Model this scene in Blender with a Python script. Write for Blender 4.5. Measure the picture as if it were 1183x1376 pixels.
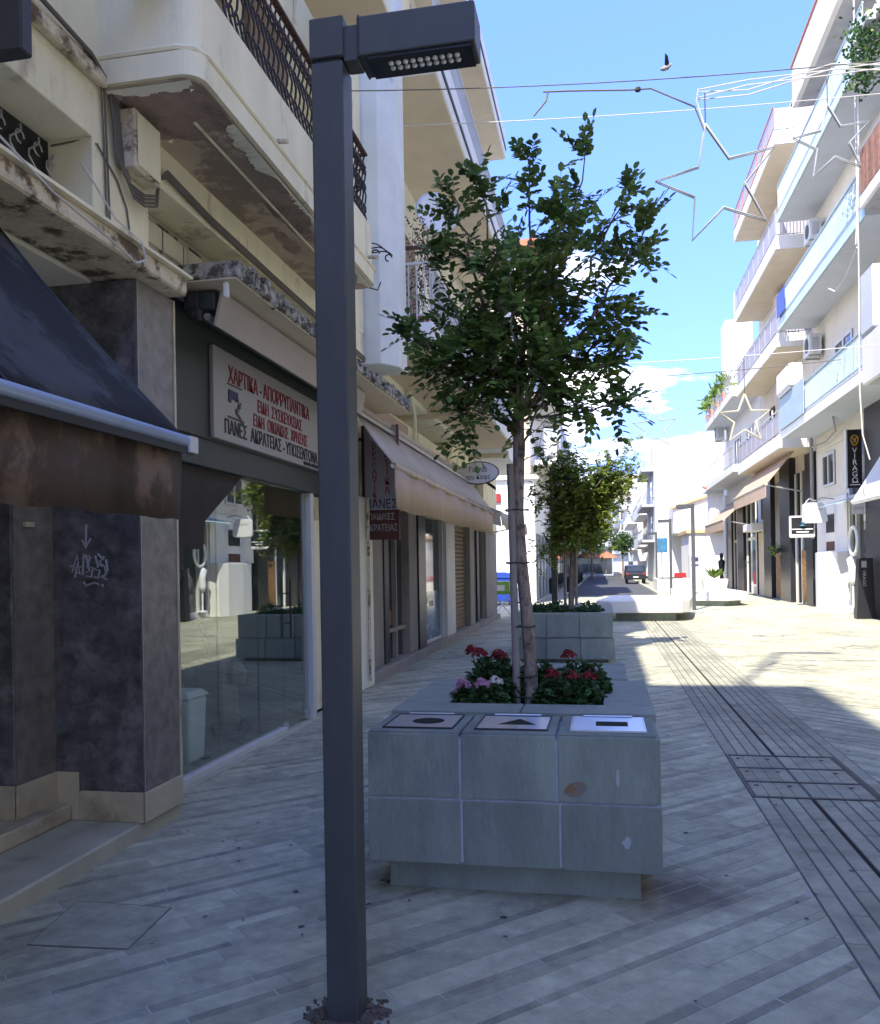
import bpy, math, random
from mathutils import Vector, Matrix, Euler
R = random.Random(11)
for o in list(bpy.data.objects): bpy.data.objects.remove(o)
S = bpy.context.scene
C = S.collection
PI = math.pi
rad = math.radians

# ------------------------------------------------------------------ camera
YAW, ROLL = 0.1915, 0.017
cam = bpy.data.objects.new('camera', bpy.data.cameras.new('camera')); C.objects.link(cam)
cam.location = (0, 0, 1.65)
cam.rotation_euler = (Matrix.Rotation(YAW, 4, 'Z') @ Matrix.Rotation(PI/2, 4, 'X') @ Matrix.Rotation(-ROLL, 4, 'Z')).to_euler()
cam.data.sensor_fit = 'HORIZONTAL'; cam.data.sensor_width = 36
cam.data.lens = 36*1140/1183
cam.data.shift_y = 73/1183
cam.data.clip_start = .05; cam.data.clip_end = 2000
S.camera = cam

# ------------------------------------------------------------------ sky, sun, exposure
SUN_AZ, SUN_EL = 16.5, 47.0
W = bpy.data.worlds.new('World'); S.world = W; W.use_nodes = True
nt = W.node_tree; nt.nodes.clear()
def wn(t, **k):
    n = nt.nodes.new(t)
    for a, b in k.items(): setattr(n, a, b)
    return n
sky = wn('ShaderNodeTexSky', sky_type='NISHITA', sun_disc=False)
sky.sun_elevation = rad(SUN_EL); sky.sun_rotation = rad(180+SUN_AZ); sky.altitude = 0
sky.air_density = 1.0; sky.dust_density = .15; sky.ozone_density = 3.0
tc = wn('ShaderNodeTexCoord')
sep = wn('ShaderNodeSeparateXYZ'); nt.links.new(tc.outputs['Generated'], sep.inputs[0])
def m(op, a, b=None, c=None, clamp=False):
    n = wn('ShaderNodeMath', operation=op, use_clamp=clamp)
    for i, v in enumerate((a, b, c)):
        if v is None: continue
        if isinstance(v, (int, float)): n.inputs[i].default_value = v
        else: nt.links.new(v, n.inputs[i])
    return n.outputs[0]
zz = m('MAXIMUM', sep.outputs[2], 0.0)
den = m('ADD', zz, .12)
cmb = wn('ShaderNodeCombineXYZ')
nt.links.new(m('DIVIDE', sep.outputs[0], den), cmb.inputs[0]); nt.links.new(m('DIVIDE', sep.outputs[1], den), cmb.inputs[1])
no = wn('ShaderNodeTexNoise'); no.inputs['Scale'].default_value = 1.15; no.inputs['Detail'].default_value = 9; no.inputs['Roughness'].default_value = .58
mp = wn('ShaderNodeMapping'); mp.inputs['Location'].default_value = (56.7, 27.8, 18.9)  # offset leaves the view clear; unseen cloud elsewhere adds fill to the shade
nt.links.new(cmb.outputs[0], mp.inputs[0]); nt.links.new(mp.outputs[0], no.inputs['Vector'])
# clouds thicken towards the horizon
thr = m('MULTIPLY_ADD', zz, .30, .395)
cl = m('MULTIPLY', m('SUBTRACT', no.outputs[0], thr), 7.0, clamp=True)
cl = m('MULTIPLY', cl, .92)
mix = wn('ShaderNodeMixRGB'); nt.links.new(cl, mix.inputs[0]); tint = wn('ShaderNodeMixRGB', blend_type='MULTIPLY'); tint.inputs[0].default_value = 1
lowf = m('MULTIPLY', zz, 1.8, clamp=True)
tcol = wn('ShaderNodeMixRGB'); tcol.inputs[1].default_value = (.19, .23, .56, 1); tcol.inputs[2].default_value = (.57, .63, .94, 1); nt.links.new(lowf, tcol.inputs[0])
nt.links.new(tcol.outputs[0], tint.inputs[2])
nt.links.new(sky.outputs[0], tint.inputs[1]); nt.links.new(tint.outputs[0], mix.inputs[1])
mix.inputs[2].default_value = (7.4, 7.2, 7.0, 1)
bg = wn('ShaderNodeBackground'); nt.links.new(mix.outputs[0], bg.inputs[0]); bg.inputs[1].default_value = .15
wo = wn('ShaderNodeOutputWorld'); nt.links.new(bg.outputs[0], wo.inputs[0])

sun = bpy.data.objects.new('sun', bpy.data.lights.new('sun', 'SUN')); C.objects.link(sun)
sun.data.energy = 2.4; sun.data.angle = rad(.55); sun.data.color = (1, .93, .82)
a, e = rad(SUN_AZ), rad(SUN_EL)
sd = Vector((-math.sin(a)*math.cos(e), -math.cos(a)*math.cos(e), math.sin(e)))
sun.rotation_euler = sd.to_track_quat('Z', 'Y').to_euler(); sun.location = (-20, -60, 60)
S.view_settings.view_transform = 'Standard'; S.view_settings.look = 'None'
S.view_settings.gamma = 1; S.view_settings.use_curve_mapping = False
S.view_settings.exposure = 2.15
S.render.engine = 'CYCLES'

# ------------------------------------------------------------------ materials
def mat(name, col, rough=.8, var=.12, sc=2.5, bump=0., bsc=60., dirt=None, dsc=1.2, dth=(.5, .68), streak=1., metal=0., rnd=0., orn=0., spec=.4, alpha=None, trans=0., det=6, two=None, blob=None, grime=0):
    M = bpy.data.materials.new(name); M.use_nodes = True
    t = M.node_tree; N = t.nodes; L = t.links
    b = N['Principled BSDF']
    b.inputs['Roughness'].default_value = rough; b.inputs['Metallic'].default_value = metal
    b.inputs['Specular IOR Level'].default_value = spec
    g = N.new('ShaderNodeNewGeometry')
    mp = N.new('ShaderNodeMapping'); mp.inputs['Scale'].default_value = (1, 1, streak); L.new(g.outputs['Position'], mp.inputs[0])
    n1 = N.new('ShaderNodeTexNoise'); n1.inputs['Scale'].default_value = sc; n1.inputs['Detail'].default_value = det; n1.inputs['Roughness'].default_value = .62
    L.new(mp.outputs[0], n1.inputs['Vector'])
    r = N.new('ShaderNodeMapRange'); r.inputs[1].default_value = .3; r.inputs[2].default_value = .7
    L.new(n1.outputs[0], r.inputs[0])
    mx = N.new('ShaderNodeMixRGB'); L.new(r.outputs[0], mx.inputs[0])
    c2 = two or tuple(min(1, c*(1+var)) for c in col)
    mx.inputs[1].default_value = (*[c*(1-var) for c in col], 1); mx.inputs[2].default_value = (*c2, 1)
    out = mx.outputs[0]
    if dirt:
        n2 = N.new('ShaderNodeTexNoise'); n2.inputs['Scale'].default_value = dsc; n2.inputs['Detail'].default_value = 10; n2.inputs['Roughness'].default_value = .68
        L.new(mp.outputs[0], n2.inputs['Vector'])
        r2 = N.new('ShaderNodeMapRange'); r2.inputs[1].default_value = dth[0]; r2.inputs[2].default_value = dth[1]; r2.interpolation_type = 'SMOOTHSTEP'
        L.new(n2.outputs[0], r2.inputs[0])
        m2 = N.new('ShaderNodeMixRGB'); L.new(r2.outputs[0], m2.inputs[0]); L.new(out, m2.inputs[1]); m2.inputs[2].default_value = (*dirt, 1)
        out = m2.outputs[0]
    if grime:
        ng = N.new('ShaderNodeTexNoise'); ng.inputs['Scale'].default_value = .7; ng.inputs['Detail'].default_value = 9; ng.inputs['Roughness'].default_value = .7; L.new(g.outputs['Position'], ng.inputs['Vector'])
        rg_ = N.new('ShaderNodeMapRange'); rg_.inputs[1].default_value = .38; rg_.inputs[2].default_value = .62; rg_.inputs[3].default_value = 1-grime; rg_.inputs[4].default_value = 1+grime*.4; L.new(ng.outputs[0], rg_.inputs[0])
        mg = N.new('ShaderNodeMixRGB'); mg.blend_type = 'MULTIPLY'; mg.inputs[0].default_value = 1; L.new(out, mg.inputs[1]); L.new(rg_.outputs[0], mg.inputs[2]); out = mg.outputs[0]
    for amt, node, sock in ((rnd, g, 'Random Per Island'), (orn, None, 'Random')):
        if amt:
            src = (node or N.new('ShaderNodeObjectInfo')).outputs[sock]
            r3 = N.new('ShaderNodeMapRange'); r3.inputs[3].default_value = 1-amt; r3.inputs[4].default_value = 1+amt
            L.new(src, r3.inputs[0])
            m3 = N.new('ShaderNodeMixRGB'); m3.blend_type = 'MULTIPLY'; m3.inputs[0].default_value = 1
            L.new(out, m3.inputs[1]); L.new(r3.outputs[0], m3.inputs[2]); out = m3.outputs[0]
    if blob:   # a spilt brown stain with a ragged outline
        vs = N.new('ShaderNodeVectorMath'); vs.operation = 'SUBTRACT'; L.new(g.outputs['Position'], vs.inputs[0]); vs.inputs[1].default_value = (blob[0], blob[1], 0)
        ln = N.new('ShaderNodeVectorMath'); ln.operation = 'LENGTH'; L.new(vs.outputs[0], ln.inputs[0])
        nb = N.new('ShaderNodeTexNoise'); nb.inputs['Scale'].default_value = 5; nb.inputs['Detail'].default_value = 8; L.new(g.outputs['Position'], nb.inputs['Vector'])
        ad = N.new('ShaderNodeMath'); ad.operation = 'MULTIPLY_ADD'; L.new(nb.outputs[0], ad.inputs[0]); ad.inputs[1].default_value = .5; L.new(ln.outputs['Value'], ad.inputs[2])
        rb = N.new('ShaderNodeMapRange'); rb.inputs[1].default_value = blob[2]+.28; rb.inputs[2].default_value = blob[2]-.1; L.new(ad.outputs[0], rb.inputs[0])
        rm = N.new('ShaderNodeMath'); rm.operation = 'MULTIPLY'; L.new(rb.outputs[0], rm.inputs[0]); rm.inputs[1].default_value = .85
        mb_ = N.new('ShaderNodeMixRGB'); L.new(rm.outputs[0], mb_.inputs[0]); L.new(out, mb_.inputs[1]); mb_.inputs[2].default_value = (.10, .075, .06, 1); out = mb_.outputs[0]
    L.new(out, b.inputs['Base Color'])
    if bump:
        n4 = N.new('ShaderNodeTexNoise'); n4.inputs['Scale'].default_value = bsc; n4.inputs['Detail'].default_value = 5
        L.new(mp.outputs[0], n4.inputs['Vector'])
        bp = N.new('ShaderNodeBump'); bp.inputs['Strength'].default_value = bump; bp.inputs['Distance'].default_value = .02
        L.new(n4.outputs[0], bp.inputs['Height']); L.new(bp.outputs[0], b.inputs['Normal'])
    if trans:
        o = N['Material Output']; tr = N.new('ShaderNodeBsdfTranslucent'); L.new(out, tr.inputs[0])
        ms = N.new('ShaderNodeMixShader'); ms.inputs[0].default_value = trans
        L.new(b.outputs[0], ms.inputs[1]); L.new(tr.outputs[0], ms.inputs[2]); L.new(ms.outputs[0], o.inputs[0])
    return M

def glass(name, tint=(.8, .86, .84), ior=1.75, rough=.0):
    M = bpy.data.materials.new(name); M.use_nodes = True
    t = M.node_tree; N = t.nodes; L = t.links; N.remove(N['Principled BSDF'])
    o = N['Material Output']; lw = N.new('ShaderNodeLayerWeight')
    pw = N.new('ShaderNodeMath'); pw.operation = 'POWER'; L.new(lw.outputs['Facing'], pw.inputs[0]); pw.inputs[1].default_value = 3.0
    f = N.new('ShaderNodeMath'); f.operation = 'MULTIPLY_ADD'; L.new(pw.outputs[0], f.inputs[0]); f.inputs[1].default_value = .75; f.inputs[2].default_value = .05
    a = N.new('ShaderNodeBsdfTransparent'); a.inputs[0].default_value = (*tint, 1)
    g = N.new('ShaderNodeBsdfGlossy'); g.inputs['Roughness'].default_value = rough; g.inputs[0].default_value = (.95, 1, .97, 1)
    ms = N.new('ShaderNodeMixShader'); L.new(f.outputs[0], ms.inputs[0]); L.new(a.outputs[0], ms.inputs[1]); L.new(g.outputs[0], ms.inputs[2])
    L.new(ms.outputs[0], o.inputs[0]); return M

def emis(name, col, s):
    M = bpy.data.materials.new(name); M.use_nodes = True
    b = M.node_tree.nodes['Principled BSDF']; b.inputs['Base Color'].default_value = (*col, 1)
    b.inputs['Emission Color'].default_value = (*col, 1); b.inputs['Emission Strength'].default_value = s
    return M

m_mortar = mat('mortar', (.46, .44, .41), .95, .15, 6, .2, 120)
m_pave_w = mat('paving stone wide', (.45, .445, .325), .8, .22, 9, .35, 70, dirt=(.25, .245, .19), dsc=3.2, dth=(.48, .8), rnd=.18, orn=.18, blob=(.36, 4.40, .42), grime=.22)
m_pave_n = mat('paving stone narrow', (.35, .345, .26), .8, .22, 9, .35, 70, dirt=(.17, .165, .15), dsc=3.2, dth=(.48, .8), rnd=.18, orn=.18, blob=(.36, 4.40, .42), grime=.22)
m_pave_b = mat('paving stone band', (.36, .355, .265), .82, .2, 6, .3, 80, dirt=(.19, .18, .17), dsc=2, dth=(.5, .8), rnd=.12, orn=.12, grime=.2)
m_ground = mat('earth', (.22, .21, .19), .95)
m_asph = mat('asphalt', (.075, .077, .082), .9, .2, 8, .3, 150)
m_cream = mat('cream plaster', (.86, .80, .59), .88, .1, 2, .18, 35, dirt=(.36, .30, .22), dsc=2.6, dth=(.55, .76), streak=.4)
m_creamw = mat('pale plaster', (.84, .82, .70), .88, .1, 2, .18, 30, dirt=(.30, .28, .25), dsc=3.2, dth=(.58, .74), streak=.6)
m_bareconc = mat('bare concrete', (.34, .25, .215), .95, .22, 5, .6, 25, dirt=(.17, .14, .12), dsc=3, dth=(.45, .7))
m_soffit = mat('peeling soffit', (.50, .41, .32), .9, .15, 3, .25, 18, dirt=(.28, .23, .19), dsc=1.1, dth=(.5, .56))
m_ledge = mat('stained ledge', (.66, .58, .43), .9, .2, 4, .4, 30, dirt=(.14, .095, .06), dsc=5, dth=(.48, .62))
m_ledge2 = mat('lichen ledge', (.42, .41, .38), .95, .3, 14, .6, 60, dirt=(.10, .09, .075), dsc=9, dth=(.45, .58))
m_white = mat('white plaster', (.84, .84, .83), .85, .06, 2, .1, 30, dirt=(.42, .43, .44), dsc=1.3, dth=(.6, .85), streak=.35)
m_bluew = mat('blue white plaster', (.78, .82, .82), .85, .08, 2, .15, 30, dirt=(.33, .34, .36), dsc=2.4, dth=(.64, .8))
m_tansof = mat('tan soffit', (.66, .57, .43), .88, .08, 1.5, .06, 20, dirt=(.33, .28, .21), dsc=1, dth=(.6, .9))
m_tan = mat('tan wall', (.60, .51, .38), .88, .1, 2, .1, 30, dirt=(.42, .34, .24), dsc=.8, dth=(.6, .8))
m_rwhite = mat('right white wall', (.74, .72, .67), .85, .05, 1.5, .08, 30, dirt=(.5, .47, .42), dsc=.8, dth=(.62, .85), streak=.4)
m_rcream = mat('right cream wall', (.68, .62, .50), .85, .06, 1.5, .08, 30, dirt=(.48, .42, .33), dsc=.8, dth=(.62, .85))
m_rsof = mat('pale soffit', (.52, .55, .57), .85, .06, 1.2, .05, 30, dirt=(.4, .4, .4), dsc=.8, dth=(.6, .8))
m_rdirty = mat('dirty soffit', (.42, .42, .42), .9, .15, 2, .15, 30, dirt=(.10, .12, .08), dsc=1.6, dth=(.55, .7))
m_lblue = mat('light blue paint', (.50, .63, .67), .7, .06, 3)
m_rail = mat('pale rail paint', (.34, .44, .48), .6, .08, 3)
m_stone = mat('dark polished stone', (.11, .108, .115), .42, .55, 9, .05, 20, dirt=(.27, .26, .27), dsc=6, dth=(.46, .74), spec=.5)
m_stone2 = mat('brown polished stone', (.21, .19, .172), .45, .35, 10, .04, 20, dirt=(.2, .18, .17), dsc=4, dth=(.45, .8))
m_trav = mat('travertine', (.55, .49, .35), .65, .12, 4, .1, 50, dirt=(.26, .21, .15), dsc=3, dth=(.5, .8))
m_step = mat('worn marble', (.48, .465, .36), .7, .14, 3, .12, 40, dirt=(.2, .18, .16), dsc=2, dth=(.52, .8))
m_navy = mat('navy awning fabric', (.050, .054, .058), .85, .25, 3, .25, 220, dirt=(.012, .012, .015), dsc=1.1, dth=(.46, .54))
m_val = mat('brown valance', (.085, .060, .046), .92, .25, 3, .2, 200, dirt=(.20, .14, .105), dsc=2.6, dth=(.52, .64), streak=.8)
m_alu = mat('painted aluminium bar', (.30, .36, .46), .38, .06, 3, metal=.3)
m_alug = mat('grey aluminium', (.40, .40, .40), .42, .06, 3, metal=.5)
m_wframe = mat('white frame', (.62, .62, .60), .5, .06, 3, dirt=(.4, .39, .36), dsc=3, dth=(.6, .8))
m_dark = mat('dark metal', (.03, .03, .034), .5, .15, 5)
m_black = mat('black panel', (.016, .017, .02), .35, .2, 2)
m_dgrey = mat('dark green grey panel', (.045, .055, .053), .55, .15, 2)
m_iron = mat('wrought iron', (.028, .024, .03), .6, .3, 20, .2, 90)
m_rust = mat('rusty rail', (.095, .042, .032), .7, .35, 20, .2, 90)
m_lamp = mat('lamp post paint', (.056, .063, .068), .45, .14, 9, .06, 300, dirt=(.075, .077, .08), dsc=5, dth=(.58, .8), streak=.3, spec=.5)
m_lampd = mat('lamp lens housing', (.012, .013, .018), .3, .1)
m_led = mat('led lens', (.7, .72, .72), .15, .05)
m_slab = mat('grey green stone slab', (.235, .272, .24), .78, .20, 5, .35, 45, dirt=(.15, .18, .18), dsc=3.5, dth=(.42, .80), streak=.4, orn=.16)
m_slabr = mat('rust stain stone', (.26, .135, .07), .8, .3, 14, .1, 30, dirt=(.19, .19, .17), dsc=16, dth=(.45, .62))
m_cop = mat('coping stone', (.25, .285, .25), .72, .12, 3, .12, 40, dirt=(.19, .22, .21), dsc=2.4, dth=(.5, .8), orn=.08)
m_joint = mat('pale joint mortar', (.40, .43, .46), .9, .15, 20, .3, 120)
m_steel = mat('brushed steel', (.52, .55, .58), .34, .06, 8, .05, 200, metal=.85)
m_soil = mat('soil', (.045, .033, .024), .95, .4, 30, .8, 60)
m_hole = mat('bin opening', (.006, .006, .006), .9, .1)
m_bark = mat('bark', (.27, .215, .175), .9, .35, 18, .8, 60, dirt=(.12, .095, .08), dsc=26, dth=(.48, .64), streak=.5)
m_stake = mat('weathered stake', (.24, .215, .185), .9, .2, 14, .4, 50, streak=.15)
m_tie = mat('green tie', (.02, .05, .035), .7)
m_leaf = mat('carob leaf', (.10, .19, .05), .36, .3, 3.0, rnd=.5, orn=.35, trans=.45, two=(.20, .31, .08))
m_leafl = mat('lit tree leaf', (.16, .25, .05), .5, .3, 1.6, rnd=.4, trans=.5, two=(.32, .38, .08))  # sunlit yellow green put into the leaf colour
m_bush = mat('geranium leaf', (.045, .10, .03), .6, .3, 9, rnd=.35, trans=.22)
m_ygreen = mat('yellow green leaf', (.14, .22, .03), .6, .3, 3, rnd=.3, trans=.3)
m_red = mat('red petals', (.24, .016, .025), .6, .2, 9, rnd=.3, trans=.2)
m_pink = mat('pink petals', (.55, .28, .42), .6, .2, 9, rnd=.25, trans=.2)
m_petw = mat('white petals', (.72, .68, .64), .6, .1, 9, rnd=.15, trans=.2)
m_beige = mat('beige awning fabric', (.46, .34, .24), .9, .12, 2, .15, 160, dirt=(.33, .235, .155), dsc=2, dth=(.52, .8), streak=.5)
m_beigel = mat('grey awning fabric', (.45, .40, .37), .9, .1, 1.5, .12, 160, dirt=(.36, .32, .30), dsc=1.2, dth=(.52, .8))
m_awnroll = mat('pale awning roll', (.52, .44, .34), .8, .15, 4, .2, 60, dirt=(.22, .15, .1), dsc=7, dth=(.55, .65))
m_sign = mat('grey white sign', (.36, .345, .35), .6, .05, 2)
m_signw = mat('white sign', (.62, .62, .62), .5, .04, 2)
m_tred = mat('red lettering', (.26, .02, .035), .6, .1)
m_tblk = mat('black lettering', (.02, .02, .03), .6, .1)
m_tnavy = mat('navy lettering', (.02, .03, .10), .6, .1)
m_twht = mat('white lettering', (.72, .72, .72), .6, .05)
m_brown = mat('dark red brown', (.085, .025, .022), .6, .2, 5)
m_shut = mat('brown roller shutter', (.23, .165, .105), .6, .15, 3, dirt=(.13, .09, .06), dsc=3, dth=(.5, .8), streak=.3, rnd=.1)
m_greyp = mat('grey pilaster', (.30, .28, .26), .75, .12, 3, .1, 40, dirt=(.19, .17, .15), dsc=2, dth=(.5, .8), streak=.4)
m_blue = mat('blue plastic', (.018, .055, .30), .45, .1)
m_green = mat('green crate', (.16, .33, .06), .5, .1)
m_glass = glass('shop glass', (.94, .97, .95))
m_glassd = mat('dark window glass', (.03, .038, .04), .06, .3, 1, spec=.8)
m_glassb = mat('blue shop film', (.05, .16, .27), .12, .3, 3, dirt=(.3, .42, .5), dsc=2, dth=(.55, .7), spec=.6)
m_int = mat('interior wall', (.24, .24, .22), .9, .1)
m_intfl = mat('interior floor', (.18, .17, .15), .7, .1)
m_bin = mat('grey bin plastic', (.62, .68, .68), .5, .05)
m_redp = mat('red plastic', (.30, .015, .02), .5, .1)
m_plug = mat('white plastic', (.62, .62, .6), .5, .05)
m_cable = mat('grey cable', (.15, .135, .115), .7, .1)
m_cablew = mat('white cable', (.6, .58, .54), .7, .1)
m_starc = mat('cream star tube', (.66, .60, .44), .4, .1, 8)
m_star = mat('star tube', (.40, .42, .45), .35, .1, 8)
m_ac = mat('air conditioner casing', (.62, .62, .58), .6, .06, 3, dirt=(.4, .37, .31), dsc=3, dth=(.55, .75))
m_tile = mat('clay roof tile', (.42, .15, .08), .85, .2, 5, rnd=.15)
m_graf = mat('graffiti paint', (.40, .41, .46), .7, .1)
m_reed = mat('reed screen', (.24, .125, .09), .9, .3, 8, rnd=.3)
m_cross = emis('pharmacy cross light', (.0, .62, .16), .6)
m_orange = mat('orange brown panel', (.32, .16, .05), .7, .35, 9, dirt=(.12, .06, .02), dsc=7, dth=(.48, .6))
m_ochre = mat('ochre cornice', (.52, .37, .20), .9, .15, 3)
m_farg = mat('far grey facade', (.34, .37, .40), .9, .1, .6)
m_farc = mat('far cream facade', (.62, .55, .42), .9, .1, .6)
m_farw = mat('far white facade', (.72, .72, .70), .9, .06, .6)
m_metalcover = mat('cast metal frame', (.06, .058, .055), .6, .3, 12, .2, 60, metal=.3)
m_mauve = mat('pale mauve panel', (.52, .48, .58), .5, .08)
m_skin = mat('skin', (.42, .25, .17), .6, .05)
m_shirt = mat('pale blue shirt', (.30, .36, .46), .85, .1)
m_trous = mat('dark trousers', (.03, .035, .05), .85, .1)

# ------------------------------------------------------------------ mesh helpers
class MB:
    def __init__(s): s.v = []; s.f = []
    def add(s, vs, fs):
        o = len(s.v); s.v += [tuple(p) for p in vs]; s.f += [tuple(i+o for i in f) for f in fs]; return s
    def box(s, x0, x1, y0, y1, z0, z1):
        return s.add([(x0,y0,z0),(x1,y0,z0),(x1,y1,z0),(x0,y1,z0),(x0,y0,z1),(x1,y0,z1),(x1,y1,z1),(x0,y1,z1)],
                     [(3,2,1,0),(4,5,6,7),(0,1,5,4),(1,2,6,5),(2,3,7,6),(3,0,4,7)])
    def obox(s, c, hx, hy, hz, rz=0, rx=0, ry=0):
        mt = Matrix.Translation(c) @ Euler((rx, ry, rz)).to_matrix().to_4x4()
        vs = [mt @ Vector((x*hx, y*hy, z*hz)) for z in (-1, 1) for x, y in ((-1,-1),(1,-1),(1,1),(-1,1))]
        return s.add(vs, [(3,2,1,0),(4,5,6,7),(0,1,5,4),(1,2,6,5),(2,3,7,6),(3,0,4,7)])
    def prism(s, poly, ax, a, b):
        # poly: list of 2D points in the plane perpendicular to axis ax
        def P(p, t):
            return {'X': (t, p[0], p[1]), 'Y': (p[0], t, p[1]), 'Z': (p[0], p[1], t)}[ax]
        n = len(poly)
        vs = [P(p, a) for p in poly] + [P(p, b) for p in poly]
        fs = [tuple(range(n))[::-1], tuple(range(n, 2*n))] + [(i, (i+1) % n, (i+1) % n+n, i+n) for i in range(n)]
        return s.add(vs, fs)
    def sheet(s, p0, p1, p2, p3, th):
        p = [Vector(q) for q in (p0, p1, p2, p3)]
        n = (p[1]-p[0]).cross(p[3]-p[0]).normalized()*th
        vs = p + [q-n for q in p]
        return s.add(vs, [(0,1,2,3),(7,6,5,4),(0,4,5,1),(1,5,6,2),(2,6,7,3),(3,7,4,0)])
    def tube(s, pts, r, n=6, cap=True):
        pts = [Vector(p) for p in pts]; rings = []; m_ = len(pts); up = None
        for i, p in enumerate(pts):
            d = (pts[min(i+1, m_-1)]-pts[max(i-1, 0)])
            if d.length < 1e-9: d = Vector((0, 0, 1))
            d.normalize()
            if up is None: up = Vector((0, 0, 1)) if abs(d.z) < .9 else Vector((1, 0, 0))
            a1 = d.cross(up)
            if a1.length < 1e-4: a1 = d.orthogonal()
            a1.normalize(); b1 = a1.cross(d).normalized(); up = b1
            rr = r[i] if isinstance(r, (list, tuple)) else r
            rings.append([p + (a1*math.cos(2*PI*k/n)+b1*math.sin(2*PI*k/n))*rr for k in range(n)])
        vs = [q for rg in rings for q in rg]; fs = []
        for i in range(m_-1):
            for k in range(n):
                fs.append((i*n+k, i*n+(k+1) % n, (i+1)*n+(k+1) % n, (i+1)*n+k))
        if cap: fs += [tuple(range(n)), tuple(range((m_-1)*n, m_*n))[::-1]]
        return s.add(vs, fs)
    def lathe(s, c, prof, n=16):
        c = Vector(c); vs = []; fs = []
        for r_, z_ in prof: vs += [c+Vector((r_*math.cos(2*PI*k/n), r_*math.sin(2*PI*k/n), z_)) for k in range(n)]
        for i in range(len(prof)-1):
            for k in range(n): fs.append((i*n+k, i*n+(k+1) % n, (i+1)*n+(k+1) % n, (i+1)*n+k))
        fs += [tuple(range(n))[::-1], tuple(range((len(prof)-1)*n, len(prof)*n))]
        return s.add(vs, fs)

ORG = {}
def org(o): return ORG.get(o.name, Vector((0, 0, 0)))
def tag(o, label=None, cat=None, group=None, kind=None):
    if label: o['label'] = label
    if cat: o['category'] = cat
    if group: o['group'] = group
    if kind: o['kind'] = kind
    return o
def thing(name, label, cat, loc=(0, 0, 0), group=None):
    o = bpy.data.objects.new(name, None); C.objects.link(o); o.location = loc; o.empty_display_size = .1
    ORG[o.name] = Vector(loc); return tag(o, label, cat, group)
def put(name, mb, M, parent=None, bev=0., smooth=False, loc=None, kind=None, label=None, seg=1):
    L0 = org(parent) if parent else Vector(loc or (0, 0, 0))
    me = bpy.data.meshes.new(name); me.from_pydata([tuple(Vector(v)-L0) for v in mb.v], [], mb.f); me.update()
    me.materials.append(M)
    o = bpy.data.objects.new(name, me); C.objects.link(o)
    if parent: o.parent = parent
    else: o.location = L0
    ORG[o.name] = L0
    if smooth: me.polygons.foreach_set('use_smooth', [True]*len(me.polygons))
    if bev:
        b = o.modifiers.new('bevel', 'BEVEL'); b.width = bev; b.segments = seg; b.limit_method = 'ANGLE'; b.angle_limit = rad(35)
    if kind: o['kind'] = kind
    if label: o['label'] = label
    return o
def fixn(o):
    import bmesh
    bm = bmesh.new(); bm.from_mesh(o.data); bmesh.ops.recalc_face_normals(bm, faces=bm.faces); bm.to_mesh(o.data); bm.free(); return o
def at(parent_or_none, o, loc): o.location = loc
def text(s, size, loc, face, M, parent, sx=1., name='lettering', al='LEFT', ext=.002, ls=1.):
    cu = bpy.data.curves.new(name, 'FONT'); cu.body = s; cu.size = size; cu.extrude = ext; cu.offset = size*.008; cu.align_x = al; cu.space_line = ls
    cu.resolution_u = 3; cu.materials.append(M)
    tmp = bpy.data.objects.new('tmp', cu); C.objects.link(tmp)
    me = bpy.data.meshes.new_from_object(tmp, depsgraph=bpy.context.evaluated_depsgraph_get()); bpy.data.objects.remove(tmp)
    if not me.materials: me.materials.append(M)
    o = bpy.data.objects.new(name, me); C.objects.link(o)
    o.rotation_euler = {'+X': (PI/2, 0, PI/2), '-Y': (PI/2, 0, 0), '-X': (PI/2, 0, -PI/2), '+Z': (0, 0, 0)}[face]
    o.scale = (sx, 1, 1); o.parent = parent; o.location = Vector(loc)-org(parent); return o
def copy_tree(o, parent=None):
    c = o.copy(); C.objects.link(c)
    if parent: c.parent = parent
    for ch in o.children: copy_tree(ch, c)
    return c
def dup(root, loc, rz=None, label=None, scale=None):
    c = copy_tree(root); c.location = loc; ORG[c.name] = Vector(loc)
    if rz is not None: c.rotation_euler.z = rz
    if label: c['label'] = label
    if scale: c.scale = (scale,)*3
    return c
B = lambda *a: MB().box(*a)
def boxes(*bs):
    q = MB()
    for b in bs: q.box(*b)
    return q

m_bandj = mat('band joint dirt', (.13, .125, .11), .95, .2, 20)
m_darkrefl = mat('dark brown reflection panel', (.040, .034, .030), .85, .2, 4, .1, 120)  # dark reflection tone put into an opaque colour
m_dirt = mat('loose dirt', (.15, .12, .095), .95, .3, 30, .8, 60)
# ------------------------------------------------------------------ ground
put('ground', MB().add([(-500,-300,-.06),(500,-300,-.06),(500,900,-.06),(-500,900,-.06)], [(0,1,2,3)]), m_ground, kind='structure')
pavement = put('pavement', B(-4.2, 9.2, -12, 58, -.055, -.0025), m_mortar, kind='structure')
road = put('road', boxes((-1.9, 2.6, 58.3, 240, -.03, .004)), m_asph, kind='structure')
put('road_apron', boxes((-1.9, 2.6, 44, 58.2, -.02, .004)), m_asph, kind='structure')
far_pavement = put('far_pavement', boxes((-9, -1.95, 58.2, 240, -.05, .0), (2.65, 14, 58.2, 240, -.05, .0)), m_pave_b, kind='structure')
put('kerb', boxes((-2.06, -1.9, 44, 240, .004, .12), (2.6, 2.76, 44, 240, .004, .12)), m_pave_w, kind='structure')

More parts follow.
